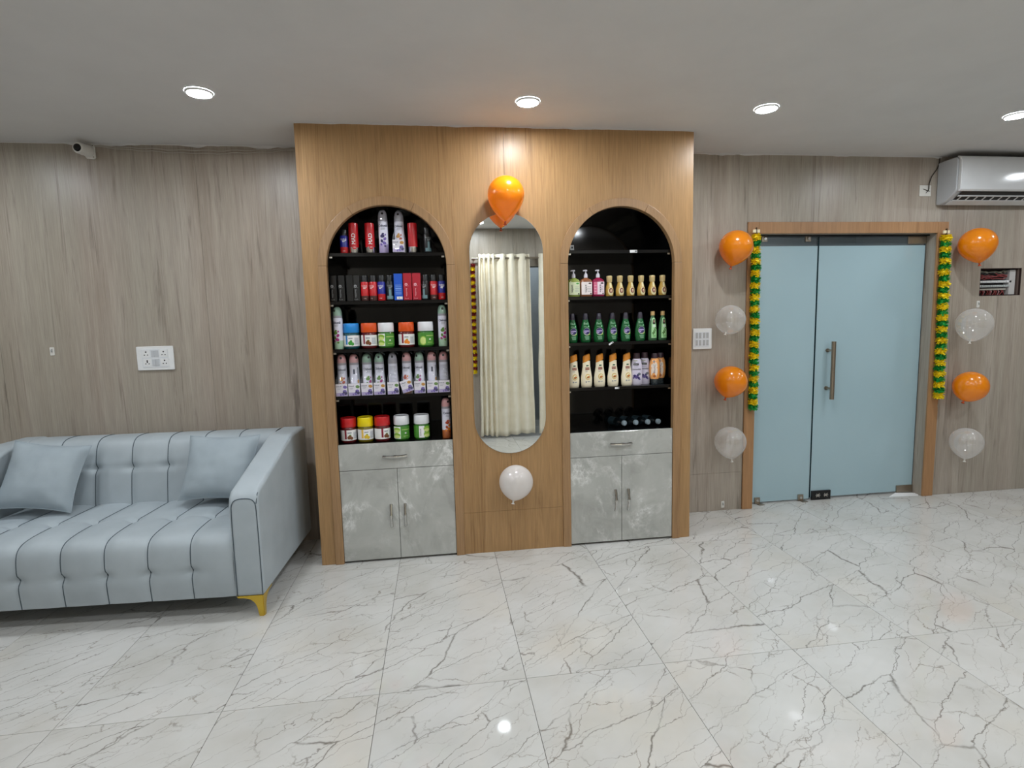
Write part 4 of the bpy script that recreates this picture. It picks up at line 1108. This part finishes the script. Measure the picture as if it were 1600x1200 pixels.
def green_bottle(name):
    R = root(name); P = Prof([(0, .028, .018), (.004, .031, .020), (.040, .0345, .022), (.075, .0335, .021), (.110, .026, .018), (.136, .0185, .015), (.143, .017, .014)])
    m = MB(); m.lathe(P.p, 30); b = m.build('bottle_body', DGRN, R, smooth=True)
    m = MB(); m.lathe([(.1435, .017, .0145), (.156, .0165, .014), (.174, .0145, .0125), (.182, .012, .010), (.1835, .008, .007)], 26); m.build('cap', C_('cap_dark_violet', '#2a2634'), R, smooth=True)
    d = Decal(); d.ell(P, .003, .068, .024, .024, 0, .0007, 22); d.ell(P, .002, .070, .0215, .0205, 1, .0010, 22); d.rect(P, -.016, .019, .068, .075, 2, .0013, 6); d.poly(P, [(-.016, .066), (.002, .066), (-.004, .056), (-.014, .058)], 2, .0013)
    d.poly(P, [(.008, .048), (.024, .060), (.024, .050), (.012, .044)], 3, .0012)
    d.strokes(P, 3, .018, .001, .118, 4); d.strokes(P, 6, .009, .003, .098, 4); d.ell(P, .016, .101, .005, .006, 4, .0010)
    for k, z in enumerate((.034, .026, .018)): d.rect(P, -.013+k*.003, .018, z, z+.004, 4, .0008, 6)
    d.build('printed_label', [C_('print_pale', '#b9c4b4'), DPURP, C_('print_lilac', '#b8a8d8'), LGRN, C_('print_mint', '#8fc8a0')], b, fix=False)
    return R
def oil_bottle(name):
    R = root(name); P = Prof([(0, .027, .018), (.004, .030, .020), (.060, .0295, .020), (.110, .024, .017), (.140, .0165, .014), (.152, .012, .012), (.160, .011, .011)])
    m = MB(); m.lathe(P.p, 28); b = m.build('bottle_body', C_('oil_green', '#3f6a45', .12), R, smooth=True)
    m = MB(); m.lathe([(.1605, .0135, .0135), (.182, .0135, .0135), (.187, .0125, .0125)], 24); m.build('cap', TAN, R, smooth=True)
    d = Decal(); arch = [(-.020, .016), (.020, .016), (.021, .060), (.017, .108), (.012, .136), (0, .147), (-.012, .136), (-.017, .108), (-.021, .060)]
    wz = lambda z: .0205 if z < .06 else .0205-(z-.06)*.075 if z < .108 else .0169-(z-.108)*.17 if z < .136 else max(.0004, .0121*max(0, 1-((z-.136)/.011)**2)**.5)
    d.grid(lambda u, v: P.at((u*2-1)*wz(.016+.131*v), .016+.131*v, .0008), 10, 22, 0)
    d.grid(lambda u, v: P.at((u*2-1)*.0105*max(0, 1-v*v)**.5, .106+.032*v, .0013), 8, 8, 1); d.ell(P, 0, .122, .0042, .0075, 2, .0018)
    d.ell(P, .001, .092, .010, .009, 3, .0014)
    for k in range(7): d.ell(P, -.010+k*.0034, .050+k*.005-(k % 2)*.012, .008, .0032, 4, .0014+k*.0001, 10, .8+k*.3)
    d.rect(P, -.012, .012, .030, .033, 5, .0014, 5); d.rect(P, -.010, .010, .024, .0265, 5, .0014, 5)
    d.build('printed_label', [C_('oil_label', '#a9dba0'), K_, C_('face_tan', '#caa88a'), C_('label_mint', '#d8ead8'), C_('leaf_green', '#3d6a22'), GRN], b, fix=False)
    return R
def cream_bottle(name):
    R = root(name); P = Prof([(0, .030, .019), (.004, .034, .021), (.030, .0365, .023), (.060, .0365, .023), (.100, .030, .020), (.130, .0255, .0175), (.168, .0245, .017)])
    m = MB(); m.lathe(P.p, 30); b = m.build('bottle_body', CREAM, R, smooth=True)
    m = MB(); seg = 30; lv = ((.162, .0250, .0176, .022), (.190, .0235, .0165, .014), (.201, .0215, .015, .014), (.2035, .016, .011, .012)); vs = []
    for z, rx, ry, sl in lv:
        for k in range(seg): a = 2*PI*k/seg; vs.append((rx*cos(a), ry*sin(a), z+sl*.5*cos(a)+.004))
    m.add(vs, [(j*seg+k, j*seg+(k+1) % seg, (j+1)*seg+(k+1) % seg, (j+1)*seg+k) for j in range(3) for k in range(seg)]+[tuple(range(seg-1, -1, -1)), tuple(range(3*seg, 4*seg))])
    m.build('cap', C_('cap_amber', '#d98a2c'), R, smooth=True)
    d = Decal(); d.poly(P, [(-.008, .133), (.008, .134), (.011, .141), (-.005, .143)], 0); d.rect(P, -.013, .015, .111, .127, 1); d.strokes(P, 5, .0075, .001, .120, 3); d.rect(P, -.013, .004, .103, .105, 4); d.rect(P, -.013, .001, .098, .100, 4)
    d.ell(P, .003, .066, .017, .019, 5, .0008, 18); d.ell(P, .004, .066, .013, .014, 3, .0010, 18); d.ell(P, .005, .064, .011, .007, 2, .0012, 12, .4); d.ell(P, .006, .067, .006, .003, 6, .0014, 10, .4)
    d.ell(P, -.009, .034, .0042, .0050, 4); d.rect(P, -.001, .016, .033, .037, 4)
    d.build('printed_label', [C_('logo_green', '#2d5a3c'), C_('label_maroon2', '#8a4038'), C_('nut_brown', '#a3601c'), C_('label_cream', '#f6ecc8'), LTXT, C_('ring_gold', '#d9b860'), ORG], b, fix=False)
    return R
def lavender_bottle(name):
    R = root(name); P = Prof([(0, .030, .020), (.004, .034, .022), (.060, .0365, .024), (.130, .035, .023), (.160, .029, .021), (.172, .022, .018)])
    m = MB(); m.lathe(P.p, 30); b = m.build('bottle_body', C_('bottle_lilac', '#d9d3e6'), R, smooth=True)
    m = MB(); m.lathe([(.168, .0225, .0185), (.195, .0205, .0175), (.206, .020, .017), (.208, .018, .015)], 28); m.build('cap', C_('cap_plum', '#33222c'), R, smooth=True)
    d = Decal(); d.rect(P, -.022, .012, .128, .142, 0); d.strokes(P, 4, .009, -.005, .135, 4); d.rect(P, -.022, .004, .156, .160, 5); d.rect(P, -.022, -.006, .147, .150, 0)
    d.text(P, 'Lavender', .0165, -.002, .103, 0, bold=.0002); d.rect(P, -.018, .010, .118, .120, 3)
    for k, (u, z, a, q) in enumerate(((-.014, .060, .011, 1), (-.002, .052, .012, 2), (.012, .046, .010, 1), (.016, .072, .011, 3), (-.020, .048, .008, 2), (.006, .064, .008, 1), (.018, .038, .007, 2))): d.ell(P, u, z, a, a*.8, q, .0008+k*.0001, 10, k)
    d.build('printed_label', [K_, DPURP, C_('flower_violet', '#5a4a8a'), C_('leaf_grey', '#6a7078'), W_, OLIVE], b, fix=False)
    return R
def orange_bottle(name):
    R = root(name); P = Prof([(0, .020, .017), (.028, .022, .018), (.036, .026, .020), (.060, .033, .022), (.110, .0355, .023), (.150, .031, .021), (.172, .021, .017)])
    m = MB(); m.lathe(P.p[2:], 30); b = m.build('bottle_body', C_('bottle_peach', '#eba35c'), R, smooth=True)
    m = MB(); m.lathe([(0.0005, .019, .016), (.004, .0215, .0175), (.030, .0215, .0175), (.036, .0255, .0195)], 26, cap1=False); m.build('clear_base', M_PETCLEAR, R, smooth=True)
    m = MB(); m.lathe([(.168, .0215, .0175), (.195, .0200, .017), (.202, .018, .015)], 28); m.build('cap', C_('cap_plum', '#33222c'), R, smooth=True)
    d = Decal(); d.poly(P, [(-.026, .060), (.006, .044), (.016, .080), (.014, .130), (.004, .160), (-.018, .160), (-.028, .120)], 0, .0008)
    d.strokes(P, 5, .016, -.004, .100, 1, .0012, PI/2); d.rect(P, -.016, .010, .132, .134, 2, .0012); d.rect(P, -.016, .008, .124, .126, 2, .0012); d.ell(P, -.008, .150, .006, .007, 2, .0012)
    d.ell(P, -.004, .054, .010, .008, 3, .0014)
    d.build('printed_label', [C_('label_shell', '#f1e2d4'), C_('script_purple', '#6a5a7a'), LTXT, C_('honey', '#b8611c')], b, fix=False)
    return R
def lying_bottle(name):
    R = root(name)
    prof = [(-.150, .020, .020), (-.146, .028, .028), (-.05, .029, .029), (-.030, .026, .026), (-.012, .014, .014), (0, .0125, .0125)]
    Mx = Matrix.Rotation(PI/2, 4, 'X')      # bottle axis z -> -y, cap towards the room
    m = MB(); m.lathe(prof, 26); m.xform(Mx); m.build('bottle_body', M_DARKPET, R, smooth=True)
    m = MB(); m.lathe([(-.120, .0293, .0293), (-.065, .0296, .0296)], 26, cap0=False, cap1=False); m.xform(Mx); m.build('printed_label', C_('label_bluegrey', '#26343a'), R, smooth=True)
    m = MB(); m.lathe([(-.002, .0165, .0165), (.014, .0165, .0165), (.016, .0155, .0155)], 24); m.lathe([(.0162, .011, .011), (.0166, .0105, .0105)], 20)
    for k in range(20):
        a = 2*PI*k/20; m.tube([(.0165*cos(a), .0165*sin(a), 0), (.0165*cos(a), .0165*sin(a), .013)], .0012, 4)
    m.xform(Mx); m.build('cap', C_('cap_paleblue', '#a9bcc6'), R, smooth=True)
    return R

_tmpl = {}
def place(key, fn, x, y, z, label, cat, group, rot=0.0):
    if key not in _tmpl: R = fn(); _tmpl[key] = R
    else: R = copy_tree(_tmpl[key])
    R.location = (x, y, z); R.rotation_euler = (0, 0, rot); R.scale = (1, 1, 1)
    for k in ('label', 'category', 'group'):
        if k in R: del R[k]
    tag(R, label, cat, group)
    return R
EPS = .0004
PY = -.365
# ---- left niche, top shelf
z = SH_L[0]+EPS; gD, gR, gS, gJ, gB = 'deodorant cans', 'red spray cans', 'air freshener cans', 'hair gel jars', 'perfume cartons'
tl = 'top shelf of the left niche'
place('rb_blue', lambda: deo_can('deodorant_can', NAVY, RED, .040, W_), .228, PY, z, 'blue and red deodorant can, leftmost on the '+tl, 'deodorant', gD).scale = (1, 1, .92)
place('mad', lambda: mad_can('spray_can'), .284, PY, z, 'red spray can with silver base, second item on the '+tl, 'spray can', gR, .0)
place('mad', None, .378, PY, z, 'red spray can with silver base, left of the lavender air freshener', 'spray can', gR, .12)
place('sp_lav', lambda: spray_can('air_freshener', GREYCAP, 'lavender'), .458, PY, z, 'lavender air freshener can without carton on the '+tl, 'air freshener', gS)
place('pk_top', lambda: spray_can('air_freshener', GREYCAP, 'pink', 'front', 'y'), .552, PY, z, 'air freshener with free carton in plastic wrap on the '+tl, 'air freshener', gS, -.1).scale = (1, 1, .98)
place('mad_b', lambda: mad_can('spray_can', False), .629, PY, z, 'plain red spray can turned away, right part of the '+tl, 'spray can', gR)
place('rb_black', lambda: deo_can('deodorant_can', M_BLACK, M_BLACK, .040, C_('logo_grey', '#8f9496'), band='grey'), .716, PY, z, 'black deodorant can, rightmost on the '+tl, 'deodorant', gD, .3)
# ---- left niche, second shelf
z = SH_L[1]+EPS
BLK = C_('carton_black', '#0d0f11'); INK = C_('ink_grey', '#a5a8aa')
place('ct_blk', lambda: carton('perfume_carton', BLK, INK, 'a', .152, .036), .156, PY, z, 'black perfume carton, leftmost on the second shelf of the left niche', 'perfume', gB, -.1)
place('ct_blk', None, .203, PY, z, 'black perfume carton, second from left on the second shelf', 'perfume', gB, -.1)
place('ct_pl', lambda: carton('perfume_carton', BLK, BLK, 'a', .152, .036), .247, PY-.004, z, 'plain black perfume carton between the printed black ones', 'perfume', gB, .1)
place('ct_blk', None, .288, PY+.006, z, 'black perfume carton beside the first red deodorant can', 'perfume', gB, .0)
place('rb_red', lambda: deo_can('deodorant_can', RED, BROWN, .030, C_('logo_pink', '#f3c9c9')), .334, PY, z, 'red deodorant can, first of the pair left of the blue can', 'deodorant', gD)
place('rb_red', None, .383, PY, z, 'red deodorant can touching the blue can on the second shelf', 'deodorant', gD, -.5)
place('rb_blue', None, .432, PY, z, 'blue and red deodorant can in the middle of the second shelf', 'deodorant', gD, -.25)
place('rb_black', None, .481, PY, z, 'black deodorant can left of the bright blue carton', 'deodorant', gD, .05)
place('ct_blue', lambda: carton('perfume_carton', BLUE, C_('ink_ice', '#7ea6e8'), 'lines', .158, .050), .532, PY, z, 'bright blue perfume carton with white sticker on the second shelf', 'perfume', gB, .03)
place('ct_red', lambda: carton('perfume_carton', DKRED, C_('ink_rose', '#efb9c2'), 'a', .160, .050), .586, PY, z, 'red perfume carton next to the bright blue carton', 'perfume', gB, .06)
place('ct_red', None, .640, PY, z, 'red perfume carton, right one of the red pair', 'perfume', gB, .06)
place('rb_black', None, .693, PY, z, 'black deodorant can right of the red perfume cartons', 'deodorant', gD, -.5)
place('rb_red', None, .743, PY, z, 'red deodorant can, second from right on the second shelf', 'deodorant', gD)
place('rb_blue', None, .792, PY, z, 'blue and red deodorant can, rightmost on the second shelf', 'deodorant', gD)
# ---- left niche, third shelf
z = SH_L[2]+EPS; JY = -.350
place('sp_grn', lambda: spray_can('air_freshener', GREENCAP, 'green', 'left'), .166, -.37, z, 'green-capped air freshener can at the left end of the jar shelf', 'air freshener', gS)
place('j_blue', lambda: jar('gel_jar', C_('lid_blue', '#1488d8'), JB['blue'], 'blue'), .238, JY, z, 'gel jar with blue lid', 'jar', gJ)
place('j_org', lambda: jar('gel_jar', LID_ORG, JB['red'], 'berry', -.004), .343, JY, z, 'gel jar with orange lid next to the blue-lidded jar', 'jar', gJ)
place('j_wht', lambda: jar('gel_jar', C_('lid_white', '#e8eaee'), JB['green'], 'aloe'), .444, JY, z, 'green gel jar with white lid between two orange-lidded jars', 'jar', gJ)
place('j_org2', lambda: jar('gel_jar', LID_ORG, JB['red'], 'orange', .002), .566, JY, z, 'gel jar with orange lid and orange fruit label, right of centre', 'jar', gJ)
place('j_lime', lambda: jar('gel_jar', C_('lid_white', '#e8eaee'), JB['green'], 'lime'), .683, JY, z, 'green gel jar with white lid and lime slice label', 'jar', gJ)
place('sp_grn2', lambda: spray_can('air_freshener', GREENCAP, 'green', 'front'), .788, -.37, z, 'green-capped air freshener can at the right end of the jar shelf', 'air freshener', gS, .1)
# ---- left niche, fourth shelf: nine wrapped packs
z = SH_L[3]+EPS
packs = [(.170, PINKCAP, 'pink', 'front', 'p', 0, 'pink-capped wrapped air freshener, first from left on the fourth shelf'),
         (.243, PINKCAP, 'pink', 'side', 'g', 0, 'pink-capped wrapped air freshener turned sideways, second on the fourth shelf'),
         (.319, GREENCAP, 'green', 'right', 'y', 0, 'green-capped wrapped air freshener, third on the fourth shelf'),
         (.393, GREENCAP, 'green', 'front', 'y', 0, 'green-capped wrapped air freshener, fourth on the fourth shelf'),
         (.474, GREYCAP, 'back', 'back', 'g', 0, 'wrapped air freshener showing its back, middle of the fourth shelf'),
         (.559, PINKCAP, 'orange', 'left', 'y', -.28, 'pink-capped wrapped air freshener with tilted carton on the fourth shelf'),
         (.636, GREENCAP, 'green', 'left', 'y', 0, 'green-capped wrapped air freshener, third from right on the fourth shelf'),
         (.712, PINKCAP, 'pink', 'side', 'g', 0, 'pink-capped wrapped air freshener, second from right on the fourth shelf'),
         (.785, PINKCAP, 'back', 'back', 'g', 0, 'pink-capped wrapped air freshener, rightmost on the fourth shelf')]
for i, (x, cap, th_, vw, pk, tl_, lab) in enumerate(packs):
    place('pack%d' % i, lambda: spray_can('air_freshener', cap, th_, vw, pk, tl_), x, -.345, z, lab, 'air freshener', gS, random.uniform(-.02, .02))
# ---- left niche, cabinet top
z = .7425+EPS; JY = -.340
bt = ' on the cabinet top of the left niche'
place('j_red', lambda: jar('gel_jar', C_('lid_red', '#c8181e'), JB['red'], 'berry', .012), .188, JY, z, 'gel jar with red lid, leftmost'+bt, 'jar', gJ)
place('j_yel', lambda: jar('gel_jar', C_('lid_yellow', '#f0d800'), JB['yellow'], 'lemon', .01), .290, JY, z, 'gel jar with yellow lid', 'jar', gJ)
place('j_red2', lambda: jar('gel_jar', C_('lid_red', '#c8181e'), JB['red'], 'berry', .028), .392, JY, z, 'gel jar with red lid, right of the yellow-lidded jar', 'jar', gJ)
place('j_wht', None, .510, JY, z, 'green gel jar with white lid right of the red-lidded jars', 'jar', gJ)
place('j_wht2', lambda: jar('gel_jar', C_('lid_white', '#e8eaee'), JB['green'], 'aloe_turned'), .634, JY, z, 'green gel jar with white lid, rightmost'+bt, 'jar', gJ)
place('sp_org', lambda: spray_can('air_freshener', PINKCAP, 'orange', 'right'), .789, -.355, z, 'pink-capped orange air freshener can'+bt, 'air freshener', gS)
# ---- right niche
z = SH_R[1]+EPS; gP, gG, gGB, gC2 = 'pump bottles', 'gold capped bottles', 'green bottles', 'lotion bottles'
place('pm_g', lambda: pump_bottle('pump_bottle', OLIVE, 'green'), 1.617, PY, z, 'green hand wash pump bottle in the right niche', 'pump bottle', gP)
place('pm_c', lambda: pump_bottle('pump_bottle', AMBER, 'clear'), 1.696, PY, z, 'hand wash pump bottle with white label between green and magenta ones', 'pump bottle', gP)
place('pm_m', lambda: pump_bottle('pump_bottle', MAG, 'magenta'), 1.775, PY, z, 'magenta hand wash pump bottle in the right niche', 'pump bottle', gP)
od = ('first from left', 'second from left', 'third from left', 'third from right', 'second from right', 'rightmost')
for i, x in enumerate((1.850, 1.919, 1.990, 2.060, 2.134, 2.203)):
    place('gold', lambda: gold_bottle('gold_bottle'), x, PY, z, 'small gold foil bottle, %s of six on the second shelf' % od[i], 'bottle', gG, .12+.05*i % .2)
z = SH_R[2]+EPS
for i, x in enumerate((1.606, 1.692, 1.779, 1.868, 1.957, 2.054)):
    place('green', lambda: green_bottle('shampoo_bottle'), x, PY, z, 'dark green shampoo bottle, %s of six dark-capped ones' % od[i], 'bottle', gGB, random.uniform(-.12, .12))
place('oil', lambda: oil_bottle('hair_oil_bottle'), 2.138, PY, z, 'pale green hair oil bottle with tan cap, left of the pair', 'bottle', gGB, .2)
place('oil', None, 2.206, PY, z, 'pale green hair oil bottle with tan cap, right of the pair', 'bottle', gGB, .2)
z = SH_R[3]+EPS
od5 = ('leftmost', 'second from left', 'middle one', 'fourth from left', 'rightmost')
for i, x in enumerate((1.611, 1.695, 1.782, 1.871, 1.963)):
    place('cream', lambda: cream_bottle('lotion_bottle'), x, PY, z, 'cream lotion bottle with slanted orange cap, %s of five' % od5[i], 'bottle', gC2, random.uniform(-.06, .06))
place('lav', lambda: lavender_bottle('lotion_bottle'), 2.033, PY+.008, z, 'lilac lotion bottle next to the cream bottles', 'bottle', gC2, -.25)
place('lav', None, 2.098, PY+.036, z, 'lilac lotion bottle next to the orange bottles', 'bottle', gC2, -.25)
place('orb', lambda: orange_bottle('lotion_bottle'), 2.153, PY+.000, z, 'orange lotion bottle with clear base next to the lilac bottles', 'bottle', gC2, -.2)
place('orb', None, 2.211, PY+.045, z, 'orange lotion bottle with clear base, rightmost on its shelf', 'bottle', gC2, -.2)
z = .7425+EPS
for i, (x, r) in enumerate(((1.955, .45), (2.035, .45), (2.118, .45), (2.190, .45))):
    place('lying', lambda: lying_bottle('plastic_bottle'), x, -.325, z+.0297, 'clear plastic bottle lying down with pale blue cap, %s of four' % ('leftmost', 'second from left', 'third from left', 'rightmost')[i], 'bottle', 'plastic bottles lying in the right niche', r)
